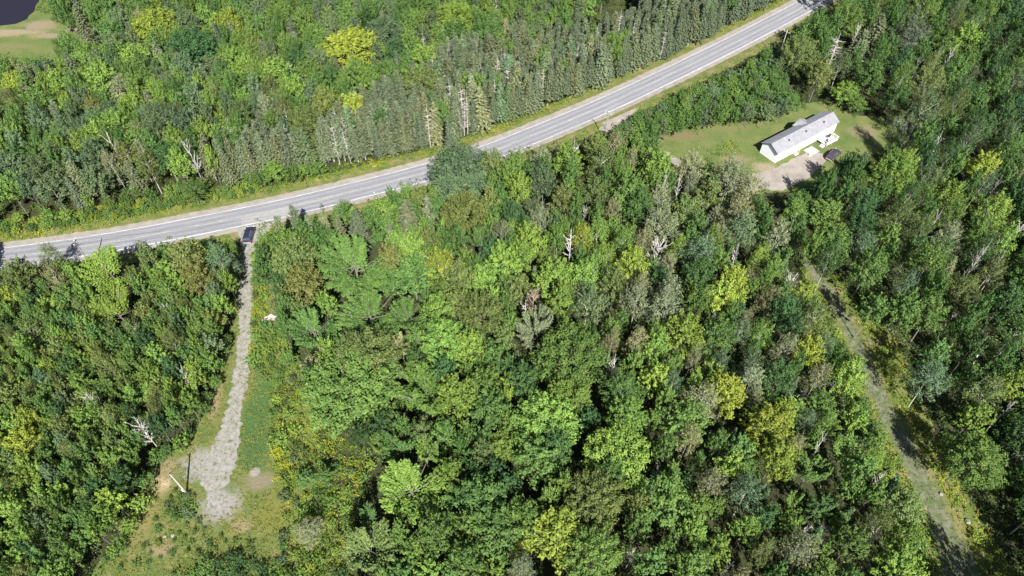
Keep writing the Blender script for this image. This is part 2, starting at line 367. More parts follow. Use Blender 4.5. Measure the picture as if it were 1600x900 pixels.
# asphalt with wheel tracks that run along the road
def road_material():
    m, N, L = nmat('worn_asphalt'); b = N['Principled BSDF']
    at = N.new('ShaderNodeAttribute'); at.attribute_name = 'across'
    al = N.new('ShaderNodeAttribute'); al.attribute_name = 'along'
    cmb = N.new('ShaderNodeCombineXYZ'); L.new(at.outputs['Fac'], cmb.inputs[0])
    ml = N.new('ShaderNodeMath'); ml.operation = 'MULTIPLY'; ml.inputs[1].default_value = .05; L.new(al.outputs['Fac'], ml.inputs[0]); L.new(ml.outputs[0], cmb.inputs[1])
    st = noise(N, L, 2.2, 5, .7, cmb.outputs[0]); fine = noise(N, L, 1.5, 6, .75)
    mr = N.new('ShaderNodeMapRange'); mr.inputs[1].default_value = -3.6; mr.inputs[2].default_value = 3.6; L.new(at.outputs['Fac'], mr.inputs[0])
    tr = ramp(N, L, mr.outputs[0], [(0, (.30, .30, .31)), (.10, (.29, .29, .31)), (.17, (.215, .217, .24)), (.25, (.29, .29, .31)), (.36, (.215, .217, .24)), (.46, (.27, .27, .285)),
                                   (.5, (.285, .28, .275)), (.55, (.27, .27, .285)), (.64, (.21, .212, .235)), (.75, (.285, .285, .305)), (.84, (.22, .222, .242)), (1, (.30, .30, .305))])
    r2 = ramp(N, L, st.outputs[0], [(.3, (.50, .50, .52)), (.7, (.80, .80, .80))]); r3 = ramp(N, L, fine.outputs[0], [(.3, (.86,)*3), (.7, (1.1,)*3)])
    c = mixc(N, L, tr.outputs[0], r2.outputs[0], .9, 'MULTIPLY'); c = mixc(N, L, c, r3.outputs[0], .9, 'MULTIPLY')
    L.new(c, b.inputs['Base Color']); b.inputs['Roughness'].default_value = .85; b.inputs['Specular IOR Level'].default_value = .25
    return m
def road_strip(name, o0, o1, z, mat, i0=0, i1=90, cols=9):
    n = (i1-i0)*2; t = np.linspace(i0, i1-1, n); k = np.arange(90)
    c = np.stack([np.interp(t, k, CL[:, 0]), np.interp(t, k, CL[:, 1])], 1); nn = np.stack([np.interp(t, k, NRM[:, 0]), np.interp(t, k, NRM[:, 1])], 1)
    of = np.linspace(o0, o1, cols); V = c[:, None]+nn[:, None]*of[None, :, None]; V = np.concatenate([V, np.full((n, cols, 1), z)], 2).reshape(-1, 3)
    ii = np.arange(n*cols).reshape(n, cols); Fc = np.stack([ii[:-1, :-1], ii[1:, :-1], ii[1:, 1:], ii[:-1, 1:]], 2).reshape(-1, 4)
    if o1 > o0: pass
    o = mk(name, V, Fc, mat); me = o.data
    s = np.concatenate([[0], np.cumsum(np.hypot(*np.diff(c, axis=0).T))])
    a = me.attributes.new('across', 'FLOAT', 'POINT'); a.data.foreach_set('value', np.tile(of, n).astype(np.float32))
    a = me.attributes.new('along', 'FLOAT', 'POINT'); a.data.foreach_set('value', np.repeat(s, cols).astype(np.float32))
    o['kind'] = 'structure'; return o
M_shoulder = two_noise('gravel_shoulder', [(.3, (.17, .152, .13)), (.7, (.25, .23, .205))], .5, 9, .5)
M_vergegrass = two_noise('verge_grass', [(.3, (.06, .09, .022)), (.48, (.095, .112, .03)), (.62, (.15, .13, .06)), (.75, (.18, .15, .09))], .35, 3.5, .6, bump=.1)
M_paint = plain('road_paint', (.46, .46, .455), .6, sc=.8, amt=.35)
M_paintfaded = plain('faded_centre_paint', (.29, .285, .26), .7, sc=1.5, amt=.3)
strip('verge', -HALF-5.2, HALF+5.6, .004, M_vergegrass, amp=.18)
strip('road_shoulder', -HALF-1.5, HALF+1.9, .012, M_shoulder, amp=.10)
road_strip('road', -HALF-.35, HALF+.35, .05, road_material())
strip('edge_line', HALF-.12, HALF+.02, .055, M_paint, amp=.01); strip('edge_line', -HALF-.05, -HALF+.13, .055, M_paint, amp=.01)
strip('centre_line', -.16, -.05, .055, M_paintfaded, amp=.01); strip('centre_line', .06, .17, .055, M_paintfaded, amp=.01, dash=(3, 9))
ip = [int(np.argmin(np.hypot(*(CL-np.array(P(x, y))).T))) for x, y in ((368, 345), (420, 330))]
M_patch = two_noise('new_patch', [(.3, (.20, .198, .194)), (.7, (.25, .247, .244))], 1, 7, .4)
strip('road_patch', -HALF+.2, -.3, .060, M_patch, i0=ip[0], i1=ip[1]+2)

M_gravel = two_noise('driveway_gravel', [(.30, (.085, .095, .04)), (.42, (.16, .155, .13)), (.56, (.205, .198, .185)), (.75, (.25, .242, .228))], 1.1, 11, .5, bump=.03)
M_tan = two_noise('dry_grass', [(.3, (.055, .085, .022)), (.5, (.085, .105, .028)), (.72, (.135, .125, .05))], .35, 2.2, .95, bump=.15, patches=[
    (404, 640, 2.6, 10, (.042, .085, .024)), (400, 705, 2.6, 4, (.045, .08, .024)), (404, 752, 2.6, 1.5, (.135, .118, .075)), (398, 738, .9, .9, (.19, .175, .15)), (252, 752, 1.7, 2.6, PINK), (258, 735, 2.0, 2.2, TAN), (338, 628, .8, 4.0, TAN),
    (252, 858, 2.2, 1.3, TAN), (378, 822, 1.8, 1.2, TAN), (318, 725, 4.2, 3.2, GREY), (345, 790, 3.4, 3.2, GREY), (230, 800, 2, 6, DRY), (440, 800, 4, 4, (.105, .11, .026))])
M_track = two_noise('dirt_track', [(.32, (.055, .078, .026)), (.5, (.095, .105, .06)), (.72, (.16, .155, .12))], .7, 5, .5, bump=.08)
M_lawn = two_noise('lawn_grass', [(.3, (.056, .088, .024)), (.5, (.088, .112, .034)), (.68, (.12, .125, .048)), (.85, (.15, .135, .07))], .16, 2.6, .7, bump=.05, patches=[
    (1350, 207, 4, 3, (.14, .125, .07)), (1060, 212, 7, 2.0, (.12, .105, .05)), (1140, 200, 6, 1.5, (.11, .115, .045)), (1150, 250, 4, 2, (.145, .13, .065)), (1195, 262, 3, 2, (.20, .17, .11)),
    (25, 50, 9, 1.6, (.19, .155, .10)), (-10, 53, 8, 2, (.19, .155, .10)), (62, 40, 5, 3, (.17, .14, .09)), (78, 56, 6, 1.5, (.17, .14, .09)), (128, 47, 6, 1.6, (.17, .145, .10)), (152, 60, 6, 1.8, (.18, .15, .10)), (10, 72, 9, 1.5, (.115, .115, .05))])
M_lush = two_noise('lush_grass', [(.3, (.055, .105, .025)), (.6, (.085, .13, .035)), (.8, (.15, .15, .06))], .3, 4, .4)
M_pave = two_noise('packed_gravel_drive', [(.3, (.165, .148, .128)), (.5, (.215, .19, .168)), (.7, (.26, .235, .208))], .3, 6, .6)
M_sandp = two_noise('pink_soil', [(.3, (.40, .27, .17)), (.7, (.55, .40, .29))], 1, 5, .5)
M_brownp = two_noise('bare_soil', [(.3, (.22, .175, .10)), (.7, (.40, .33, .24))], 1, 5, .5)

sheet('clearing', W_([(366,385),(362,500),(345,560),(335,610),(310,670),(270,700),(235,725),(215,775),(195,820),(150,880),(100,1060),(600,1060),(540,860),(510,780),(500,700),(480,600),(450,520),(430,450),(410,385)]), .004, M_tan, .4, 1.5, seed=2)
sheet('gravel_driveway', W_([(368,362),(404,353),(424,349),(420,362),(399,380),(395,440),(394,480),(393,520),(389,575),(382,625),(377,665),(371,720),(360,748),(345,764),(350,788),(340,798),(330,796),(325,788),(322,776),(315,755),(322,720),(335,692),(348,662),(359,622),(367,575),(373,520),(373,470),(374,440),(380,395),(377,378)]), .016, M_gravel, .42, .45, seed=7)
sheet('dirt_track', W_([(1200,330),(1240,385),(1267,432),(1293,470),(1315,510),(1335,555),(1351,600),(1375,650),(1401,700),(1421,740),(1440,780),(1457,830),(1469,870),(1487,925),(1545,925),(1518,870),(1495,830),(1469,780),(1444,730),(1421,680),(1396,640),(1372,590),(1352,545),(1330,500),(1311,465),(1288,432),(1260,404),(1220,345)]), .010, M_track, .35, 1, seed=8)
sheet('track_verge', W_([(1195,335),(1240,400),(1275,460),(1300,520),(1330,600),(1370,700),(1400,770),(1430,850),(1440,930),(1610,930),(1550,840),(1500,755),(1452,650),(1408,545),(1385,515),(1345,480),(1312,436),(1270,395),(1222,340)]), .005, M_vergegrass, .4, 1.5, seed=9)
sheet('lawn', W_([(1005,225),(1035,200),(1090,188),(1150,178),(1200,172),(1235,165),(1300,158),(1330,180),(1376,182),(1405,205),(1395,240),(1345,245),(1320,255),(1292,285),(1250,300),(1200,300),(1160,285),(1090,255),(1040,262)]), .004, M_lawn, .4, 2, seed=10)
sheet('house_driveway', W_([(1150,282),(1168,272),(1200,267),(1235,251),(1268,233),(1286,240),(1290,252),(1280,262),(1262,278),(1240,290),(1222,298),(1195,296),(1165,300),(1130,300)]), .010, M_pave, .25, 1, seed=11)
sheet('footpath', W_([(1036,236),(1046,238),(1068,254),(1058,262),(1044,252)]), .010, M_pave, .2, .7, seed=12)
sheet('road_entrance', W_([(942,191),(1000,166),(982,184),(972,192),(978,204),(950,206),(935,203)]), .016, M_pave, .15, .7, seed=13)
sheet('hay_field', W_([(-250,150),(-250,20),(0,20),(60,0),(75,-60),(300,-60),(200,20),(170,45),(172,66),(120,80),(85,95),(0,95)]), .004, M_lawn, .5, 3, seed=14)
M_water, N, L = nmat('pond_water'); b = N['Principled BSDF']; b.inputs['Base Color'].default_value = (.012, .010, .018, 1); b.inputs['Roughness'].default_value = .45; b.inputs['Specular IOR Level'].default_value = .12
bn = noise(N, L, .9, 3); bb = N.new('ShaderNodeBump'); bb.inputs['Strength'].default_value = .12; L.new(bn.outputs[0], bb.inputs['Height']); L.new(bb.outputs[0], b.inputs['Normal'])
sheet('pond', W_([(-300,60),(-300,-120),(120,-120),(68,-14),(60,3),(52,18),(42,30),(25,37),(0,40),(-80,44)]), .016, M_water, .3, 2, seed=21)

if HAZE:
    hz_ = MB().box(-700, 700, -60, 900, -1.0, CAMH+6); m, N, L = nmat('thin_haze'); N.remove(N['Principled BSDF'])
    pv = N.new('ShaderNodeVolumePrincipled'); pv.inputs['Color'].default_value = (.86, .92, 1, 1); pv.inputs['Density'].default_value = HAZE; pv.inputs['Anisotropy'].default_value = 0
    L.new(pv.outputs[0], N['Material Output'].inputs['Volume']); hz_.build('haze', m)['kind'] = 'stuff'
# ------------------------------------------------ ground cover (uncountable)
def cover(name, label, cat, polys, dens, rad, hgt, ls, per, own, avoid=(), seed=0, tmean=.5, flat=.6):
    rs = np.random.default_rng(seed); pts = []
    for poly in polys:
        w = np.array(W_(poly)); lo, hi = w.min(0), w.max(0); n = int((hi-lo).prod()*dens); q = rs.uniform(lo, hi, (n, 2))
        q = q[inside(q[:, 0], q[:, 1], [tuple(p) for p in w])]; pts.append(q)
    q = np.concatenate(pts); px, py = PX(q[:, 0], q[:, 1], np.zeros(len(q))); keep = np.ones(len(q), bool)
    for a in avoid: keep &= ~inside(px, py, a)
    q = q[keep]; n = len(q); m = n*per; idx = np.repeat(np.arange(n), per); r_ = rs.uniform(.5, 1.3, n)*rad
    patch = .5+.5*np.sin(q[:, 0]*.35+2*np.sin(q[:, 1]*.22))*np.sin(q[:, 1]*.31+1.7*np.sin(q[:, 0]*.27))
    ct = np.clip(rs.normal(tmean, .16, n)+(patch-.5)*.45, 0, 1)
    d = rs.normal(size=(m, 3)); d[:, 2] = np.abs(d[:, 2]); d = unit(d); hh = (rs.uniform(.5, 1.2, n)*hgt)[idx]
    pos = np.stack([q[idx, 0], q[idx, 1], np.zeros(m)], 1)+d*np.stack([r_[idx], r_[idx], hh], 1)*rs.uniform(.5, 1, m)[:, None]
    pos[:, 2] += .06
    V, Fc = leaves(pos, d*flat+np.array([0, 0, .6])+rs.normal(size=(m, 3))*.35, np.full(m, ls))
    o = mk(name, V, Fc, leafmat(name+'_leaf', .25, own=own), tint=np.repeat(np.clip(ct[idx]+rs.normal(size=m)*.1, 0, 1), 4))
    return tag(o, label, cat, kind='stuff')
DRV = [(370,352),(424,347),(398,385),(396,440),(393,480),(390,520),(386,580),(379,625),(375,670),(374,752),(365,790),(345,808),(310,806),(296,745),(302,712),(342,665),(350,620),(366,520),(372,470),(374,395)]
TRK = [(1200,330),(1268,432),(1312,510),(1348,600),(1398,700),(1436,780),(1462,870),(1478,925),(1560,925),(1505,830),(1452,730),(1402,640),(1357,545),(1314,465),(1262,402),(1225,345)]
G4 = [(0, (.045, .085, .018)), (.35, (.085, .15, .022)), (.6, (.15, .205, .022)), (.85, (.25, .26, .025)), (1, (.33, .27, .03))]
G3 = [(0, (.03, .06, .018)), (.5, (.07, .12, .025)), (1, (.12, .17, .04))]
up = [(x, y) for x, y in [(-60,352),(-60,395),(0,382),(100,371),(200,351),(300,331),(400,313),(500,288),(600,264),(700,241),(750,224),(800,203),(900,160),(1000,114),(1100,69),(1200,19),(1240,0)]][1:]
cover('roadside_weeds', 'yellow-green weeds along the far edge of the road', 'weeds', [PUB+[(1240,-4)]+[(x, y-5) for x, y in up[::-1]]], 2.6, .65, .9, .28, 11, G4, seed=1, tmean=.52)
cover('roadside_grass', 'sparse grass on the near verge of the road', 'grass', [[(0,426),(100,412),(237,390),(400,357),(475,344),(575,317),(682,286),(760,260),(837,233),(930,197),(1000,168),(1100,119),(1200,65),(1300,8),(1320,16),(1200,85),(1100,140),(1000,190),(900,222),(760,270),(575,330),(400,365),(200,400),(0,440)]], 1.0, .4, .3, .22, 7, G4, avoid=[DRV, [(940,170),(985,170),(985,205),(940,205)]], seed=2, tmean=.62)
cover('clearing_grass', 'dry olive grass and weeds over the clearing', 'grass', [[(345,560),(310,670),(235,725),(195,820),(150,900),(120,1010),(540,1010),(440,740),(425,600),(395,560),(366,600)]], 2.6, .42, .32, .20, 8, [(0, (.05, .08, .02)), (.4, (.125, .145, .03)), (.7, (.20, .185, .04)), (1, (.27, .22, .08))], avoid=[DRV, [(236,733),(266,733),(266,772),(236,772)], [(378,742),(415,728),(434,745),(428,768),(390,775)]], seed=3)
cover('shrubland', 'yellow-green weeds and goldenrod right of the gravel driveway', 'shrubs', [[(396,405),(415,430),(440,480),(450,540),(480,600),(500,660),(540,690),(580,700),(560,800),(530,900),(480,930),(440,760),(424,690),(424,600),(388,560),(394,480)]], 2.6, .6, .9, .26, 12, G4, avoid=[[(410,485),(438,485),(438,512),(410,512)]], seed=4, tmean=.55)
cover('goldenrod', 'bright yellow goldenrod flowers right of the gravel clearing', 'flowers', [[(424,700),(440,700),(455,715),(455,740),(440,735),(425,712)], [(428,742),(442,740),(444,750),(430,752)], [(505,690),(520,690),(522,712),(508,710)]], 5.0, .5, 1.3, .22, 14, [(0, (.20, .21, .02)), (.5, (.26, .28, .02)), (1, (.40, .36, .02))], seed=5, tmean=.6)
cover('track_weeds', 'yellow-green weeds along the right side of the dirt track', 'weeds', [[(1225,340),(1262,398),(1312,436),(1345,480),(1385,515),(1408,545),(1452,650),(1500,755),(1550,840),(1610,930),(1545,930),(1508,830),(1455,730),(1405,640),(1360,545),(1318,465),(1268,402)]], 2.0, .55, .8, .26, 11, G4, seed=6, tmean=.6)
cover('track_shrubs', 'low green shrubs along the left side of the dirt track', 'shrubs', [[(1195,335),(1240,400),(1265,460),(1275,520),(1300,600),(1320,680),(1350,760),(1380,850),(1400,930),(1476,930),(1460,870),(1434,780),(1396,700),(1346,600),(1310,510),(1266,432)]], 2.0, .7, 1.3, .27, 13, G4, seed=7, tmean=.45)
cover('track_grass', 'thin grass growing down the middle of the dirt track', 'grass', [[(1230,370),(1268,432),(1312,510),(1348,600),(1398,700),(1436,780),(1462,870),(1478,925),(1555,925),(1505,830),(1452,730),(1402,640),(1357,545),(1314,465),(1262,402)]], 1.8, .3, .15, .17, 6, [(0, (.06, .09, .025)), (.6, (.11, .13, .04)), (1, (.17, .16, .075))], seed=8)
cover('lawn_weeds', 'weedy plant patch left of the white house', 'weeds', [[(1102,234),(1118,230),(1142,218),(1156,228),(1164,236),(1140,244),(1112,246)]], 1.6, .5, .8, .24, 11, G4, seed=9, tmean=.42)
cover('gravel_weeds', 'scattered weeds creeping over the gravel driveway', 'weeds', [[(374,385),(400,385),(396,520),(384,640),(378,740),(350,815),(300,815),(292,770),(300,712),(340,665),(360,520)], [(383,392),(390,392),(387,460),(386,520),(379,590),(366,660),(358,660),(371,590),(379,520),(379,460)], [(383,392),(390,392),(387,460),(386,520),(379,590),(371,590),(379,520),(379,460)]], 1.1, .28, .13, .17, 6, [(0, (.10, .13, .03)), (.6, (.19, .19, .06)), (1, (.28, .25, .12))], seed=11)
cover('pond_reeds', 'green reeds and weeds around the pond edge', 'reeds', [[(58,16),(66,-20),(110,-20),(170,-20),(175,30),(150,36),(120,40),(95,30)]], 1.0, .7, .9, .34, 9, G4, seed=12, tmean=.42)
ALLCLEAR = list(CLEAR.values())
cover('dense_ferns', 'dark green ferns under the trees right of the dirt track', 'ferns', [[(1300,430),(1345,480),(1405,540),(1450,650),(1500,760),(1550,850),(1600,930),(1720,930),(1700,700),(1560,560),(1400,440)]], .8, .9, 1.3, .32, 14, G3, avoid=[CLEAR['track']], seed=22)
cover('forest_undergrowth', 'dark green ferns and saplings on the forest floor', 'undergrowth', [[(-260,330),(-260,-60),(-20,-60),(1860,-60),(1900,300),(1760,960),(-120,960),(-160,500)]], .20, 1.0, 2.2, .38, 18, G3, avoid=ALLCLEAR, seed=10)

# ------------------------------------------------ trees
TREES = []      # dict(kind, proto, col, X, Y, h, r, base px)
def cp_world(x, y, h, f=.72): return P(x, y, h*f)
def choose(ptype, r):
    if ptype == 'R': return ('round', 'round_s' if r < 2.6 else 'round_m' if r < 4.7 else 'round_l')
    if ptype == 'Y_': return ('young', 'round_s' if r < 2.6 else 'round_m')
    if ptype == 'F': return ('feather', 'feather_s' if r < 3.4 else 'feather_l')
    if ptype == 'Q': return ('poplar', 'round_s' if r < 2.6 else 'round_m' if r < 4.7 else 'round_l')
    if ptype == 'A': return ('airy', 'airy' if r < 3.9 else 'airy_l')
    if ptype == 'S': return ('spruce', 'spruce')
    if ptype == 's': return ('spruce', 'spruce_s')
    if ptype == 'X': return ('dead', 'dead_bush')
    if ptype == 'Z': return ('dead', 'dead_spruce')
    if ptype == 'N': return ('dead', 'snag')
    if ptype == 'b': return ('bush', 'bush')
def add(x, y, rpx, t, c, h=None, hand=True):
    hh = h or {'F': 12, 'R': 13, 'Q': 13, 'A': 13.5, 'S': 14, 's': 8, 'X': 8, 'Z': 12, 'N': 10, 'b': 1.6, 'Y_': 8}[t]
    X, Y = cp_world(x, y, hh); d = math.sqrt(X*X+Y*Y+(CAMH-hh*.72)**2)
    f = Y*cp+(CAMH-hh*.72)*sp_; r = rpx*f/F*(1.2 if t in 'FRQ' and rpx > 25 else 1.1 if t in 'FRQ' else 1.05)
    k, pr = choose(t, r)
    TREES.append(dict(k=k, pr=pr, c=c, X=X, Y=Y, h=hh, r=r, hand=hand, t=t)); return TREES[-1]
HAND = """717,257,38,Q,B,13;722,287,36,Q,B,10;775,257,23,R,O;795,275,20,R,L;597,330,24,R,L,9;636,333,24,S,S,15;666,328,16,S,S,14;610,362,13,s,S,10;462,338,15,S,S,13;437,354,13,S,S,12;484,352,14,S,S,12;507,347,15,S,S,12;555,350,20,S,S,13;530,352,14,S,S,12
462,405,34,R,O;475,443,28,R,N;552,408,54,F,G,13;725,330,28,R,O;762,318,15,R,O;750,367,25,F,G;780,367,18,A,P;642,395,22,R,L;615,403,19,R,N;690,415,30,A,Y;670,377,18,R,O;707,370,15,R,G;725,386,8,s,S,7;752,392,9,s,S,9;742,412,8,s,S,7;787,408,24,R,L;715,437,24,R,O;645,430,28,R,G;413,397,20,R,L,8
487,512,36,F,G;575,484,48,F,G;635,488,30,F,G;687,482,23,R,L;750,490,33,R,O;575,552,47,R,O;548,603,58,R,G;695,533,33,R,L;732,547,21,R,L;617,563,12,s,P,8;490,570,20,A,P,7;665,614,46,F,L;712,622,30,R,L;625,533,17,F,P;697,575,19,R,D;750,602,28,R,G;762,640,26,R,G;785,530,8,s,B,6;630,667,12,R,G;450,560,12,R,B,3
842,507,32,F,P,12;888,552,46,R,G;817,590,24,R,D;872,612,21,R,L;852,654,38,R,L;917,475,34,A,B;875,467,20,R,L;995,467,22,A,P;1040,478,28,A,P;1070,519,26,R,Y;1020,542,22,R,L;1000,530,16,A,P;975,612,33,A,G;980,647,28,R,L;1020,590,20,R,Y;1087,467,22,R,G;1132,462,22,R,Y;1117,524,26,R,G;1160,480,16,s,D;1107,582,22,F,L;1140,612,26,R,Y;1097,628,26,A,P;1175,592,20,A,P;1040,622,15,R,L;915,517,14,s,D,9;1047,568,16,X,X,4;952,559,7,N,X,8;1075,657,32,R,G;832,465,16,X,R,11
640,758,50,F,L,12;482,827,22,A,P,6;575,855,42,F,O,12;625,832,14,R,O;675,840,28,R,G;750,777,38,R,G;775,827,36,R,G;682,707,14,F,L;757,709,18,R,O;722,699,14,R,D;725,817,19,R,G;732,882,28,R,G;507,742,13,R,B,5;475,747,15,R,G,4;700,732,18,R,L;625,690,28,F,G
837,714,35,R,G;867,700,23,R,D;820,807,30,R,G;868,832,36,R,Y;880,757,14,R,Y;857,777,14,R,Y;930,777,44,R,O;962,709,42,R,L;925,867,42,R,G;1040,784,36,R,G;990,789,18,R,O;1092,789,15,R,Y;1110,752,20,A,P;1090,717,11,R,R,8;1137,722,20,R,L;1170,767,26,A,B;1170,827,20,R,L;1087,832,18,R,L;1190,862,20,A,N;1020,882,24,R,G;1082,884,26,R,G;1075,687,17,A,P;1137,888,13,X,X,8;815,893,20,A,S;950,737,24,R,G
1217,709,27,R,Y;1200,665,26,R,Y;1270,734,30,F,G;1325,699,26,F,L;1350,734,20,R,G;1242,784,15,F,L;1332,852,24,R,G;1250,852,26,A,P;1400,877,28,R,L;1415,832,18,R,L;1287,827,18,X,X,7;1300,888,16,X,X,7;1520,714,38,R,G;1372,807,17,A,O;1225,650,16,R,Y
1262,547,21,R,Y;1230,544,18,A,P;1220,589,22,R,D;1277,497,23,A,O;1225,484,20,R,D;1255,614,13,Z,X,7;1337,564,14,R,G,5;1362,484,18,R,G;1455,492,26,R,G;1412,477,23,R,G;1462,552,20,R,G;1457,592,27,A,B;1525,652,20,R,L;1582,602,18,R,L;1235,442,20,X,X,9.5
812,294,19,R,L;850,282,22,R,B;885,249,20,R,L;940,252,23,A,O;1025,257,23,R,L;925,299,23,R,O;982,299,26,R,G;875,312,16,R,N;1000,322,20,R,G;1080,258,20,A,P;1040,285,7,N,X,12;1064,285,7,N,X,12;1142,270,26,A,P;1175,294,20,A,P;1107,302,16,R,N;1157,334,23,A,P;1162,356,25,A,B;1032,348,28,A,P;1030,388,24,X,X,13;1095,397,28,A,B;1125,412,14,R,L;1087,427,24,R,D;1142,440,22,R,Y;830,372,21,R,L;815,395,18,R,L;845,340,16,A,P;910,369,16,A,Y;935,362,17,A,L;972,377,17,A,L;987,412,21,R,Y;930,414,20,A,L;892,377,14,N,X,14;865,432,26,R,L;912,432,23,R,L;962,439,22,R,O;835,427,10,s,S,9;912,330,6,N,X,10;968,245,5,N,X,11;1150,400,9,N,X,13
1250,317,23,R,G,8;1287,292,20,R,D,7;1295,334,26,R,G,10;1300,377,28,R,G;1360,417,26,R,G;1395,269,28,R,L;1412,255,18,R,L;1450,277,26,A,B;1480,302,20,R,L;1535,262,20,R,Y;1407,337,28,A,O;1482,369,18,A,P;1550,327,28,A,L;1215,367,18,A,P;1465,390,20,A,G
1247,78,24,R,O;1257,48,16,R,G,7;1320,28,24,R,G;1307,72,16,Z,X,14;1342,65,22,S,S;1430,54,28,A,S;1372,42,20,S,S;1360,117,22,R,G;1450,127,26,A,N;1512,57,20,R,L;1475,67,20,R,G;1282,113,20,R,N;1232,157,18,R,G,7;1320,142,18,R,L,7;1507,94,20,R,G;1340,160,14,R,O,5
550,73,36,R,Y,13;445,72,14,R,Y;600,50,27,Q,B;712,28,26,R,L;665,88,18,R,L;657,132,28,R,O;482,190,26,R,O,13;490,222,22,R,O,8;550,167,19,R,Y;575,125,22,R,L;432,112,24,Q,L;482,112,20,R,G;762,52,26,R,G;247,40,30,R,Y;212,92,24,R,L;300,74,36,R,D;357,35,20,R,Y;307,155,24,Q,B;250,188,26,Q,B;60,160,24,R,G;175,50,20,R,G;112,70,17,R,G;178,230,16,X,X,13;296,238,14,X,X,14;850,122,7,Z,X,12;892,102,5,Z,X,13;700,98,7,Z,X,13;760,108,9,S,R,14;20,260,22,Q,B;62,265,22,Q,B;130,225,20,R,L;372,222,14,R,G;428,265,16,R,L,6;300,295,18,R,G,7;338,52,10,S,S,14;700,200,10,S,S,14
167,414,36,F,L,12;295,402,24,R,N;312,434,22,R,N;342,402,18,A,B;30,427,24,R,O;82,430,16,A,P;175,475,36,F,L,11;262,485,12,X,X,8;305,492,9,X,X,8;75,395,14,A,O,10;365,405,10,s,D,8;232,402,16,R,O"""
for line in HAND.replace('\n', ';').split(';'):
    p = line.strip().split(',')
    add(float(p[0]), float(p[1]), float(p[2]), p[3], p[4], float(p[5]) if len(p) > 5 else None)
HANDN = len(TREES)

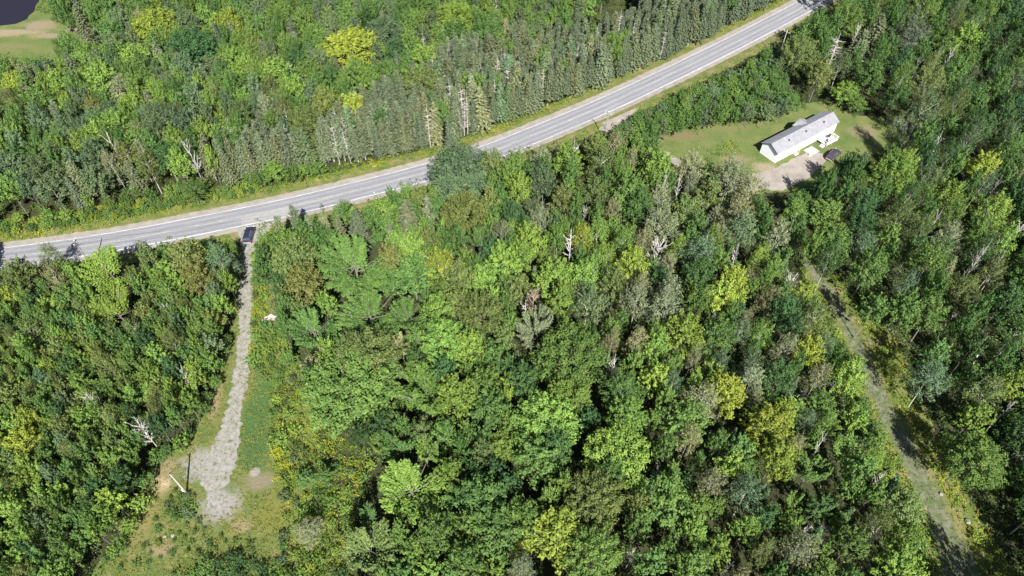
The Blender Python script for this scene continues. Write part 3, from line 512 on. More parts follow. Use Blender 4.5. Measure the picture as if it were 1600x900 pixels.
# random fill, nearest-first, in zones given by where the crowns show in the photo
ZONES = [  # name, polygon, [(type, colour, weight)], radius range m, height range, spacing factor
 ('spruce', [(330,225),(400,200),(480,215),(560,150),(640,110),(700,70),(780,40),(880,55),(1000,20),(1000,-60),(1260,-60),(1205,5),(1110,58),(1005,102),(905,145),(800,182),(700,220),(650,234),(600,240),(520,255),(450,262),(400,270),(350,262)],
   [('S','S',9),('S','B',1.5),('S','P',.25),('R','L',.35),('Z','X',.3),('Q','G',.3)], (1.8,3.0), (9,15), .43),
 ('hedge', [(985,178),(1060,150),(1110,125),(1210,75),(1240,160),(1180,183),(1090,193),(1040,207),(1010,222),(960,215)], [('R','G',3),('Q','B',3),('R','L',1),('R','D',1)], (1.4,2.7), (5,8.5), .62),
 ('northwest', [(-80,-70),(1000,-70),(880,55),(700,70),(480,215),(400,270),(250,300),(100,332),(0,345),(-80,352)],
   [('R','L',3),('R','G',3),('Q','B',4),('Q','G',3),('Q','L',2),('R','O',2),('R','D',1.5),('S','S',2.6),('S','P',.15),('A','P',.8),('R','Y',.5),('A','N',.5),('Z','X',.10)], (1.9,3.7), (9.5,14), .62),
 ('southwest', [(-80,405),(60,425),(380,375),(372,470),(360,560),(330,620),(300,680),(235,720),(215,790),(160,880),(160,960),(-80,960)],
   [('Y_','L',5),('Y_','G',5),('Y_','O',2.2),('A','O',1),('F','L',1.5),('F','G',1),('Y_','B',1),('Y_','D',1.5),('X','X',.10),('Y_','Y',.35)], (1.4,2.5), (7.5,11.5), .68),
 ('shrubs', [(396,390),(440,470),(460,560),(500,660),(590,700),(560,800),(540,960),(440,960),(440,740),(424,600),(388,580),(396,480)],
   [('b','L',3),('b','G',2),('b','Y',2),('b','B',1.2),('b','O',2)], (.8,1.7), (1.3,2.2), 1.0),
 ('bottomleft', [(260,960),(310,885),(350,868),(400,876),(450,890),(560,885),(560,960)], [('b','G',3),('b','D',2),('b','L',1)], (1.0,1.8), (1.6,2.6), .75),
 ('maplewood', [(400,350),(600,300),(760,255),(800,330),(800,960),(540,960),(600,700),(500,660),(450,560),(400,430)],
   [('R','G',5),('R','L',3),('F','L',2),('F','G',2),('R','O',3),('R','D',2),('R','Y',.4),('Q','G',1)], (1.9,3.4), (9.5,12), .64),
 ('east', [(760,255),(900,215),(1000,190),(1060,255),(1165,275),(1235,385),(1240,420),(1300,520),(1330,600),(1370,680),(1420,800),(1450,960),(800,960),(800,330)],
   [('R','G',4),('R','L',2.2),('A','P',2.6),('A','L',1.5),('A','B',1.3),('R','O',1.5),('R','D',2),('s','D',1),('R','Y',.8),('X','X',.25),('N','X',.22),('F','G',1)], (1.6,3.0), (9,13), .86),
 ('farright', [(1330,-70),(1700,-70),(1700,960),(1600,960),(1560,850),(1500,750),(1450,650),(1410,545),(1380,512),(1340,480),(1262,398),(1230,370),(1200,300),(1290,270),(1310,240),(1390,232),(1396,200),(1330,180),(1235,160),(1200,75)],
   [('R','G',3),('A','G',2),('A','B',1.5),('R','D',6.5),('A','D',1.5),('A','L',.6),('R','L',.6),('A','O',1),('A','N',.4),('N','X',.12),('S','S',.4)], (2.0,4.0), (11,16.5), .90),  # extra dark green puts this wood's heavy shade into the leaf colour
 ('tracktrees', [(1275,500),(1300,500),(1400,740),(1450,860),(1470,940),(1380,940),(1340,700)], [('b','L',2),('b','Y',2),('b','G',2)], (.8,1.5), (1.4,2.4), .9),
 ('vergebushes', [(0,345),(200,315),(300,300),(400,282),(400,296),(300,316),(200,334),(0,362)], [('b','L',2),('b','Y',1.0),('b','G',2)], (.7,1.4), (1.2,2.2), .85),
 ('woodedge', [(-40,328),(100,316),(200,298),(300,282),(400,264),(500,250),(500,262),(400,280),(300,300),(200,314),(100,334),(-40,348)], [('b','L',2),('b','O',1.0),('b','G',3),('Y_','G',2),('Y_','L',1)], (1.3,2.3), (2.6,5.0), .62),
 ('woodedge2', [(505,250),(600,236),(700,214),(800,178),(900,141),(1000,98),(1100,55),(1180,18),(1200,10),(1100,64),(1000,108),(900,150),(800,187),(700,224),(600,246),(505,262)], [('b','L',2),('b','G',2)], (.8,1.4), (1.3,2.4), 1.5),
 ('clearingedge', [(372,480),(350,560),(330,610),(312,655),(282,690),(238,725),(222,775),(200,825),(170,875),(155,875),(190,820),(210,765),(225,715),(280,675),(310,630),(335,570),(362,480)], [('b','L',2),('b','G',3),('Y_','G',2),('Y_','L',1)], (1.1,1.9), (2.2,4.0), .62),
 ('clearingscrub', [(270,765),(318,775),(325,830),(400,850),(330,860),(250,880),(180,890),(215,840),(250,800)], [('b','G',2),('b','O',2),('b','L',1)], (.4,.9), (.5,1.1), 1.5),
 ('clearingbushes', [(262,770),(300,765),(318,785),(312,815),(280,815),(258,800)], [('b','G',2),('b','B',2),('b','O',1)], (.7,1.3), (1.0,1.8), .8),
 ('tracksidebushes', [(1240,380),(1262,395),(1312,436),(1345,478),(1400,535),(1450,640),(1500,750),(1560,850),(1590,930),(1545,930),(1490,790),(1440,690),(1400,620),(1352,525),(1300,440)], [('b','L',2),('b','Y',2),('b','O',2)], (.6,1.2), (1.0,1.8), 1.3),
 ('bottomwoods', [(-80,905),(1700,905),(1750,1080),(-120,1080)], [('R','G',1),('R','L',1),('R','O',1)], (2.5,4), (9,11), .8),
]
rs = random.Random(11)
LOW = ('woodedge', 'woodedge2', 'clearingedge', 'clearingscrub', 'clearingbushes', 'shrubs', 'bottomleft', 'vergebushes', 'tracktrees', 'tracksidebushes')
bushclear = [DRV, TRK, CLEAR['lawn'], CLEAR['field']]
GRID = {}
def put(t): GRID.setdefault((int(t['X']//9), int(t['Y']//9)), []).append((t['X'], t['Y'], t['r']*(1 if t['k'] != 'dead' else .4)))
for t in TREES: put(t)
def near_ok(X, Y, r, f):
    a, b = int(X//9), int(Y//9)
    for i in (a-1, a, a+1):
        for j in (b-1, b, b+1):
            for x, y, q in GRID.get((i, j), ()):
                s = (q+r)*f+max(0, q-3)*.5
                if (x-X)**2+(y-Y)**2 < s*s: return False
    return True
def proj(X, Y, Z):
    Z -= CAMH; f = Y*cp-Z*sp_; return 800+F*X/f, 450-F*(Y*sp_+Z*cp)/f
class Poly:
    def __init__(s, p): s.p = [tuple(q) for q in p]; xs = [q[0] for q in p]; ys = [q[1] for q in p]; s.b = (min(xs), max(xs), min(ys), max(ys))
    def has(s, x, y):
        b = s.b
        if x < b[0] or x > b[1] or y < b[2] or y > b[3]: return False
        r = False; p = s.p; x0, y0 = p[-1]
        for x1, y1 in p:
            if (y0 > y) != (y1 > y) and x < (x1-x0)*(y-y0)/(y1-y0)+x0: r = not r
            x0, y0 = x1, y1
        return r
CP = [Poly(p) for p in CLEAR.values()]
RD = [(TOPL[i][0], TOPL[i][1]) for i in range(len(TOPL))]+BOTL[::-1]
roadw = [tuple(p) for p in (CL+NRM*(HALF+3.2))]+[tuple(p) for p in (CL-NRM*(HALF+2.4))[::-1]]
DRVW = Poly(W_(DRV)); TRKW = Poly(W_(TRK)); ROADP = Poly(roadw); OPEN2 = Poly(W_([(150,860),(500,860),(560,1060),(90,1060)])); OPEN = Poly(W_([(1150,290),(1290,255),(1305,310),(1280,335),(1180,335)])); SUNNY = Poly(W_([(1222,340),(1275,385),(1335,430),(1375,478),(1420,520),(1450,560),(1495,660),(1535,760),(1570,845),(1610,930),(1440,930),(1400,770),(1330,600),(1275,460)]))
for zn, poly, mixl, rr, hr, sf in ZONES:
    tot = sum(m[2] for m in mixl); misses = 0; ZP = Poly(poly)
    xs = [p[0] for p in poly]; ys = [p[1] for p in poly]
    while misses < 2600:
        px_ = rs.uniform(max(-45, min(xs)), min(1645, max(xs))); py_ = rs.uniform(max(-40, min(ys)), min(945, max(ys)))
        misses += 1
        if not ZP.has(px_, py_): continue
        w = rs.uniform(0, tot)
        for t, c, q in mixl:
            w -= q
            if w <= 0: break
        r = rs.uniform(*rr)*(1-.25*min(1, misses/1500)); h = rs.uniform(*hr)
        if rs.random() > .82: r *= 1.25
        if t == 'S': h = rs.triangular(8.5, 15.5, 12.5); r = h*rs.uniform(.15, .235)
        if t == 's': r = rs.uniform(1.1, 1.7); h = rs.uniform(6, 9)
        if t in 'NZ': r = rs.uniform(.8, 1.5)
        X, Y = P(px_, py_, h*.72)
        if not near_ok(X, Y, r, sf): continue
        low = zn in LOW
        if ROADP.has(X, Y): continue
        if low:
            if DRVW.has(X, Y) or TRKW.has(X, Y): continue
        else:
            k = .85; bad = zn in ('farright', 'east') and SUNNY.has(X, Y)
            if bad or OPEN.has(X, Y) or OPEN2.has(X, Y): continue
            for qx, qy in [proj(X+math.cos(a*.785)*r*k, Y+math.sin(a*.785)*r*k, h*.65) for a in range(8)]+[proj(X, Y, h*.97)]+([proj(X, Y, 0)] if zn != 'hedge' else []):
                if any(p.has(qx, qy) for p in CP): bad = True; break
            if bad: continue
        kk, pr = choose(t, r); TREES.append(dict(k=kk, pr=pr, c=c, X=X, Y=Y, h=h, r=r, hand=False, t=t, z=zn)); put(TREES[-1]); misses = int(misses*.6)

OUT = []
for (xa, xb, ya, yb) in ((-170, -50, -100, 930), (1650, 1780, -100, 930), (-170, 1780, 950, 1030), (-60, 1700, -95, -45)):
    misses = 0
    while misses < 700:
        misses += 1; px_, py_ = rs.uniform(xa, xb), rs.uniform(ya, yb); h = rs.uniform(9, 14); r = rs.uniform(1.9, 3.6); X, Y = P(px_, py_, h*.72)
        if ROADP.has(X, Y) or OPEN2.has(X, Y) or not near_ok(X, Y, r, .68) or any(Poly(W_(p)).has(X, Y) for p in ([(-300,95),(-300,-130),(180,-130),(75,0),(85,90)],)): continue
        t = rs.choice('RRRAS'); kk, pr = choose(t, r if t != 'S' else 2.3); q = dict(k=kk, pr=pr, c=rs.choice('GGDLOB'), X=X, Y=Y, h=h, r=r if t != 'S' else 2.3, t=t); OUT.append(q); put(q); misses = int(misses*.6)
# labels
LM = [('the black parked car', 391, 368), ('the white mobile home', 1245, 210), ('the pond', 40, 20), ('the pale debris pile', 425, 498), ('the white pole in the clearing', 278, 755),
      ('the pink soil patch', 252, 752), ('the crossarm pole at the left', 125, 390), ('the gravel patch at the driveway end', 340, 770), ('the house driveway', 1235, 270), ('the top end of the dirt track', 1255, 405), ('the patio deck', 1292, 213)]
def dirword(dx, dy):
    s = ''
    if dy < -.4: s = 'above'
    elif dy > .4: s = 'below'
    if abs(dx) > .4: s += (' and ' if s else '')+('left of' if dx < 0 else 'right of')
    return s if ('left' in s or 'right' in s) else s
def roadside(x, y):
    ux = [p[0] for p in TOPL]; uy = [p[1] for p in TOPL]
    if y < np.interp(x, ux, uy)-2: return 'in the wood beyond the road'
    if x < 385 and y > 360: return 'in the wood left of the driveway'
    if x < 560 and 390 < y and x < 400+(y-390)*.32: return 'in the scrub right of the driveway'
    xt = np.interp(y, [400, 600, 900], [1255, 1360, 1510])
    if x > xt and y > 290 or x > 1300: return 'in the wood right of the dirt track'
    if 1000 < x and y < 215: return 'in the hedge behind the lawn'
    if x > 800: return 'in the mixed wood left of the dirt track'
    return 'in the maple wood between driveway and track'
for i, t in enumerate(TREES):
    x, y = PX([t['X']], [t['Y']], [t['h']*.72]); t['px'] = float(x[0]); t['py'] = float(y[0])
used = set()
SHORT = {'Y': 'yellow', 'L': 'bright', 'G': 'green', 'D': 'dark', 'O': 'olive', 'B': 'bluish', 'S': 'grey', 'P': 'pale', 'R': 'reddish', 'X': 'grey', 'N': 'brownish'}
KS = {'round': 'maple', 'feather': 'star maple', 'young': 'young tree', 'airy': 'birch', 'spruce': 'spruce', 'dead': 'dead tree', 'bush': 'bush', 'poplar': 'poplar'}
REG = {'in the wood beyond the road': 'beyond the road', 'in the wood left of the driveway': 'left of the driveway', 'in the scrub right of the driveway': 'in driveway scrub', 'in the wood right of the dirt track': 'right of the track',
       'in the hedge behind the lawn': 'behind the lawn', 'in the mixed wood left of the dirt track': 'left of the track', 'in the maple wood between driveway and track': 'in the maple wood'}
ONES = ['zero','one','two','three','four','five','six','seven','eight','nine','ten','eleven','twelve','thirteen','fourteen','fifteen','sixteen','seventeen','eighteen','nineteen']
TENS = ['', '', 'twenty', 'thirty', 'forty', 'fifty', 'sixty', 'seventy', 'eighty', 'ninety']
def numw(n):
    n = max(0, min(100, int(n)))
    return 'a hundred' if n == 100 else ONES[n] if n < 20 else TENS[n//10]+('-'+ONES[n % 10] if n % 10 else '')
def ks(t): return SHORT[t['c']]+' '+({'X': 'dead tree', 'Z': 'dead spruce', 'N': 'snag'}[t['t']] if t['k'] == 'dead' else KS[t['k']])
def nb(t, dx, dy):
    best = None
    for o in TREES:
        if o is t or o.get('drop'): continue
        x = o['px']-t['px']; y = o['py']-t['py']; d = math.hypot(x, y)
        if d < 1 or d > 110 or (x*dx+y*dy)/d < .78: continue
        if not (0 < o['px'] < 1600 and 0 < o['py'] < 900): continue
        if best is None or d < best[0]: best = (d, o)
    return best and best[1]
def label(t):
    own = PAL[t['c']][1].replace('bright light green', 'light green').replace('mid green', 'green').replace('brown-tinged', 'brownish')
    k = KS[t['k']]
    if t['k'] == 'dead': k = {'X': 'bare dead tree', 'Z': 'needleless dead spruce', 'N': 'bare snag'}[t['t']]; own = 'grey' if t['c'] == 'X' else 'reddish'
    elif t['k'] != 'bush': k = ('big ' if t['r'] > 4.6 else 'small ' if t['r'] < 2 else '')+k
    own = f'{own} {k}'; reg = REG[roadside(t['px'], t['py'])]; c = []
    L_ = sorted(LM, key=lambda l: (l[1]-t['px'])**2+(l[2]-t['py'])**2)[0]; d = math.hypot(L_[1]-t['px'], L_[2]-t['py'])
    if d < 90: c.append(f"{own} just {dirword((t['px']-L_[1])/d, (t['py']-L_[2])/d)} {L_[0]}")
    l, a, r, b = (nb(t, *v) for v in ((-1, 0), (0, -1), (1, 0), (0, 1)))
    onscreen = 0 < t['px'] < 1600 and 0 < t['py'] < 900
    if onscreen:
        for p, pw, q, qw in ((l, 'left', a, 'above'), (r, 'right', a, 'above'), (l, 'left', b, 'below'), (r, 'right', b, 'below'), (l, 'left', r, 'right'), (a, 'above', b, 'below')):
            if p and q:
                if pw == 'above': c.append(f'{own} {reg}, between {ks(p)} above and {ks(q)} below')
                elif qw == 'right': c.append(f'{own} {reg}, between {ks(p)} left and {ks(q)} right')
                else: c.append(f'{own} {reg}, {ks(p)} to its {pw}, {ks(q)} {qw}')
    X_, Y_ = round(t['px']/16), round(t['py']/9)
    if t['py'] < 0: c.append(f'{own} at the top photo edge, {numw(X_)} percent across')
    elif t['px'] < 0: c.append(f'{own} at the left photo edge, {numw(Y_)} percent down')
    elif t['px'] > 1600: c.append(f'{own} at the right photo edge, {numw(Y_)} percent down')
    elif t['py'] > 900: c.append(f'{own} at the bottom photo edge, {numw(X_)} percent across')
    c.append(f'{own}, {numw(X_)} percent across and {numw(Y_)} percent down the photo')
    for s in c:
        if s not in used and len(s.split()) <= 16: used.add(s); return s
    fx, fy = (t['px']/16) % 1, (t['py']/9) % 1
    for s in (f'{own}, {numw(X_)} percent across, {numw(Y_)} percent down, {w}' for w in (('taller' if t['h'] > 11 else 'shorter')+' one', 'upper one', 'lower one', 'left one', 'right one', 'hindmost one', 'nearest one')):
        if s not in used: used.add(s); return s
    return c[-1]
GR = {'in the wood beyond the road': 'trees beyond the road', 'in the wood left of the driveway': 'trees left of the driveway', 'in the scrub right of the driveway': 'scrub right of the driveway',
      'in the wood right of the dirt track': 'trees right of the dirt track', 'in the hedge behind the lawn': 'trees behind the lawn', 'in the mixed wood left of the dirt track': 'trees left of the dirt track', 'in the maple wood between driveway and track': 'trees of the maple wood'}
def size_key(t):
    off = max(0, -t['px'], t['px']-1600, -t['py'], t['py']-900)
    return -t['r']/math.hypot(t['Y'], CAMH)*(.3 if off > 0 else 1)
_c = {}; REST = []
for t in sorted(TREES, key=size_key):
    cat = KIND[t['k']][1]; _c[cat] = _c.get(cat, 0)+1
    if _c[cat] > 300: t['drop'] = True; REST.append(t)
print('KINDS', _c)
cnt = {}
for t in sorted(TREES, key=lambda t: -t['r']/math.hypot(t['Y'], CAMH)):
    k = t['k']; nm, cat, _ = KIND[k]; cnt[cat] = cnt.get(cat, 0)+1
    if t.get('drop'): continue
    pr = rs.choice(protos[t['pr']]); r0, h0, c0, t0 = pr
    s = t['r']/r0; sz = t['h']/h0; rz = rs.uniform(0, 6.28)
    e = empty(nm, (t['X'], t['Y'], 0), rz); e.scale = (s, s*rs.uniform(.8, 1.15), sz)
    if k != 'bush': e.rotation_euler = (rs.uniform(-.05, .05), rs.uniform(-.05, .05), rz)
    tag(e, label(t), cat, 'shrubs' if False else (('spruces ' if k == 'spruce' else 'bushes ' if k == 'bush' else 'dead trees ' if k == 'dead' else cat.replace('tree', 'trees')+' ')+GR[roadside(t['px'], t['py'])].replace('trees ', '').replace('scrub ', '')))
    col = PAL[t['c']][0]; v = rs.uniform(.74, 1.22); hu = rs.uniform(-.05, .16)
    for src in (c0, t0):
        if src is None: continue
        o = src.copy(); COL.objects.link(o); o.parent = e
        o.color = (col[0]*v*(1+hu), col[1]*v, col[2]*v*(1-hu), 1)
        if k == 'dead' and t['c'] == 'R':
            o.material_slots[0].link = 'OBJECT'; o.material_slots[0].material = M_deadbrown
def bulk(name, lab, cat, kind, trees):
    vs, fs, ts, off = [], [], [], 0; leafc = PAL['G'][0]
    for t in trees:
        r0, h0, c0, t0 = rs.choice(protos[t['pr']]); me = c0.data; n = len(me.vertices)
        co = np.empty(n*3, np.float32); me.vertices.foreach_get('co', co); co = co.reshape(-1, 3)
        tt = np.empty(n, np.float32); me.attributes['tint'].data.foreach_get('value', tt)
        a = rs.uniform(0, 6.28); q = t['r']/r0; co = np.stack([(co[:, 0]*math.cos(a)-co[:, 1]*math.sin(a))*q+t['X'], (co[:, 0]*math.sin(a)+co[:, 1]*math.cos(a))*q+t['Y'], co[:, 2]*t['h']/h0], 1)
        f = np.empty(len(me.loops), np.int32); me.loops.foreach_get('vertex_index', f)
        vs.append(co); fs.append(f.reshape(-1, 4)+off); off += n; ts.append(np.clip(tt*.5+{'L': .5, 'Y': .6, 'D': 0, 'O': .4, 'P': .45}.get(t['c'], .2), 0, 1))
    if vs:
        o = mk(name, np.concatenate(vs), np.concatenate(fs), leafmat(name+'_leaf', own=[(0, (.045, .065, .038)), (.35, (.075, .100, .058)), (1, (.11, .135, .085))] if 'spruce' in name else [(0, (.036, .08, .02)), (.5, (.066, .125, .03)), (1, (.12, .18, .036))]), tint=np.concatenate(ts)); tag(o, lab, cat, kind='stuff')
for cat in sorted({KIND[t['k']][1] for t in REST}):
    q = [t for t in REST if KIND[t['k']][1] == cat and t['k'] != 'dead']
    bulk('distant_'+cat.replace(' ', '_'), f'small far {cat.replace("tree", "trees")} filling the gaps of the woods', 'trees', 'x', q)
bulk('surrounding_woodland', 'woodland closing in just beyond the edges of the photo', 'trees', 'x', OUT)
print('TREES', len(TREES), cnt)

# ------------------------------------------------ mobile home
A = Vector(P(1210, 254.5)); B = Vector(P(1303, 205)); C_ = Vector(P(1184.7, 238.7))
ux = (B-A).normalized(); LEN = (B-A).length; WID = 5.0; ang = math.atan2(ux.y, ux.x)
home = empty('mobile_home', (A.x, A.y, 0), ang); tag(home, 'long white mobile home with grey shingle roof on the lawn', 'house')
M_side = plain('white_siding', (.80, .81, .81), .5, sc=1, amt=.04); M_end = plain('shade_blue_siding', (.66, .70, .74), .5, sc=1, amt=.05)  # end siding: same pale cladding, its bluish shade mixed into the colour
M_skirt = plain('white_skirting', (.78, .78, .78), .5, sc=1, amt=.04)
m, N, L = nmat('grey_shingles'); bs = N['Principled BSDF']; tb = N.new('ShaderNodeTexBrick'); tcx = N.new('ShaderNodeTexCoord'); L.new(tcx.outputs['Object'], tb.inputs['Vector'])
tb.inputs['Scale'].default_value = 1.6; tb.inputs['Color1'].default_value = (.175, .175, .195, 1); tb.inputs['Color2'].default_value = (.205, .205, .225, 1); tb.inputs['Mortar'].default_value = (.15, .15, .165, 1); tb.inputs['Mortar Size'].default_value = .01
nz = noise(N, L, .8); rp = ramp(N, L, nz.outputs[0], [(.3, (.82,)*3), (.7, (1.12,)*3)]); L.new(mixc(N, L, tb.outputs[0], rp.outputs[0], 1., 'MULTIPLY'), bs.inputs['Base Color']); bs.inputs['Roughness'].default_value = .9
M_roof = m; M_dark = plain('dark_trim', (.03, .03, .035), .4); M_pane = plain('curtain_reflection_glass', (.42, .45, .48), .2); M_glass = plain('window_glass', (.05, .06, .08), .08, amt=.1, spec=.6); M_wood = plain('weathered_wood', (.42, .42, .40), .8, sc=6)  # panes: pale grey holds curtains and a painted-in reflection
EH, RH = 3.1, 4.45
w = MB(); w.box(0, LEN, 0, WID, .7, EH); w.build('wall', M_side, home)
# gable triangle at both ends (the near one pale blue panel over the whole end, bluish shade put into the siding colour)
g = MB(); g.prism([(.0, .75), (WID, .75), (WID, EH), (WID/2, RH-.05), (0, EH)], -.03, -.003); g.build('gable_wall', M_end, home)
g = MB(); g.prism([(0.0, EH), (WID, EH), (WID/2, RH-.05)], LEN-.05, LEN-.003); g.build('gable_wall', M_side, home)
MB().box(-.02, LEN+.02, -.02, WID+.02, 0, .7).build('skirting', M_skirt, home)
r_ = MB(); sl = (RH-EH)/(WID/2); ov = .32
for s in (0, 1):
    y0, y1 = (-ov, WID/2) if s == 0 else (WID+ov, WID/2)
    z0 = EH-sl*ov
    r_.prism([(y0, z0), (y1, RH), (y1, RH+.14), (y0, z0+.14)] if s == 0 else [(y0, z0), (y0, z0+.14), (y1, RH+.14), (y1, RH)], -.35, LEN+.35)
roof = r_.build('roof', M_roof, home)
MB().prism([(-ov-.03, EH-sl*ov-.04), (WID/2, RH-.04), (WID+ov+.03, EH-sl*ov-.04), (WID+ov+.03, EH-sl*ov+.12), (WID/2, RH+.13), (-ov-.03, EH-sl*ov+.12)], -.40, -.352).build('fascia', M_dark, roof)
# rear entrance bump with its own cross gable
bx0, bx1 = LEN*.52, LEN*.72
MB().box(bx0+.2, bx1-.2, WID+.003, WID+.72, .02, EH).build('porch_wall', M_side, home)
xm = (bx0+bx1)/2; cg = MB()
for s in (0, 1):
    xe = bx0-.1 if s == 0 else bx1+.1; pr_ = [(xe, WID-.6, EH), (xe, WID+.75, EH), (xm, WID+.75, EH+1.05), (xm, WID/2+.2, EH+1.05)]
    cg.poly(pr_ if s else pr_[::-1]); cg.poly([(p[0], p[1], p[2]-.1) for p in (pr_[::-1] if s else pr_)])
cg.poly([(bx0, WID+.75, EH), (bx1, WID+.75, EH), (xm, WID+.75, EH+.95)]); cg.build('porch_roof', M_roof, home)
for fx in (.22, .50, .80):
    x = LEN*fx; z = EH+sl*1.2; v = MB().tube([(x, 1.2, z), (x, 1.2, z+.55)], .10, 8); v.tube([(x, 1.2, z+.55), (x, 1.2, z+.66)], .16, 8); v.build('roof_vent', M_dark, roof)
for i, fx in enumerate((.07, .19, .43, .57, .86)):
    x = LEN*fx; f_ = MB().box(x-.62, x+.62, -.05, -.003, 1.55, 2.55).build('window', M_skirt, home); MB().box(x-.52, x+.52, -.075, -.053, 1.65, 2.45).build('pane', M_pane, f_)
for fx in (.31, .69):
    x = LEN*fx; d_ = MB().box(x-.47, x+.47, -.06, -.003, .72, 2.75).build('door', M_skirt, home); MB().box(x+.3, x+.36, -.12, -.062, 1.6, 1.75).build('handle', M_dark, d_)
stp = MB()
for k in range(4): stp.box(LEN*.31-.6, LEN*.31+.6, -.35-(3-k)*.28, -.03-(3-k)*.28 if k < 3 else -.03, 0, .18*(k+1))
stp.build('steps', M_wood, home)
rl = MB()
for sx_ in (-.6, .6):
    x = LEN*.31+sx_; rl.tube([(x, -.1, .7), (x, -.1, 1.7), (x, -1.1, 1.15), (x, -1.1, .1)], .03, 5)
rl.build('stair_rail', M_skirt, home)
dk = empty('deck', tuple((A+ux*LEN*.68))[:2]+(0,), ang); tag(dk, 'grey railed wooden deck against the house door', 'deck')
fl = MB(); 
for k in range(22): fl.box(k*.2, k*.2+.18, -3.4, -.08, .62, .68)
fl.build('floor', M_wood, dk)
ps = MB()
for x in (0.05, 2.1, 4.3):
    for y in (-3.35, -.15):
        ps.box(x-.05, x+.05, y-.05, y+.05, 0, .62 if y > -1 else 1.65)
ps.build('post', M_wood, dk)
rl = MB(); rl.box(-.0, 4.4, -3.42, -3.34, 1.6, 1.68); rl.box(0, .08, -3.3, -.1, 1.6, 1.68); rl.box(4.3, 4.38, -3.3, -.1, 1.6, 1.68)
for k in range(28): rl.box(.1+k*.15, .13+k*.15, -3.40, -3.37, .7, 1.6)
for k in range(20): rl.box(4.33, 4.36, -3.2+k*.15, -3.17+k*.15, .7, 1.6)
rl.build('railing', M_skirt, dk)
st = MB()
for k in range(3): st.box(-.35-k*.28, -.05-k*.28, -3.0, -1.9, 0, .5-.17*k)
st.build('steps', M_wood, dk)
def on_deck(x, y): v = A+ux*(LEN*.68+x)+Vector((-ux.y, ux.x))*y; return (v.x, v.y)
bbq = empty('barbecue_grill', (*on_deck(2.9, -1.5), .68), ang+.3); tag(bbq, 'black barbecue grill standing on the grey deck', 'grill')
MB().prism([(-.25, .85), (.25, .85), (.25, 1.0), (.12, 1.16), (-.12, 1.16), (-.25, 1.0)], -.5, .5).build('lid', M_dark, bbq)
MB().box(-.5, .5, -.27, .27, .62, .845).build('firebox', M_dark, bbq)
lg = MB(); [lg.box(x-.03, x+.03, y-.03, y+.03, 0, .62) for x in (-.45, .45) for y in (-.22, .22)]; lg.build('stand', M_dark, bbq)
MB().box(.51, .85, -.2, .2, .82, .85).build('side_shelf', M_dark, bbq)
ch = empty('patio_chair', (*on_deck(.9, -2.6), .68), ang-.5); tag(ch, 'dark patio chair on the near corner of the deck', 'chair')
MB().box(-.3, .3, -.3, .3, .4, .46).build('seat', M_dark, ch); MB().box(-.3, .3, .27, .33, .46, 1.0).build('backrest', M_dark, ch)
for x in (-.27, .27):
    for y in (-.27, .27): MB().box(x-.025, x+.025, y-.025, y+.025, 0, .397).build('leg', M_dark, ch)

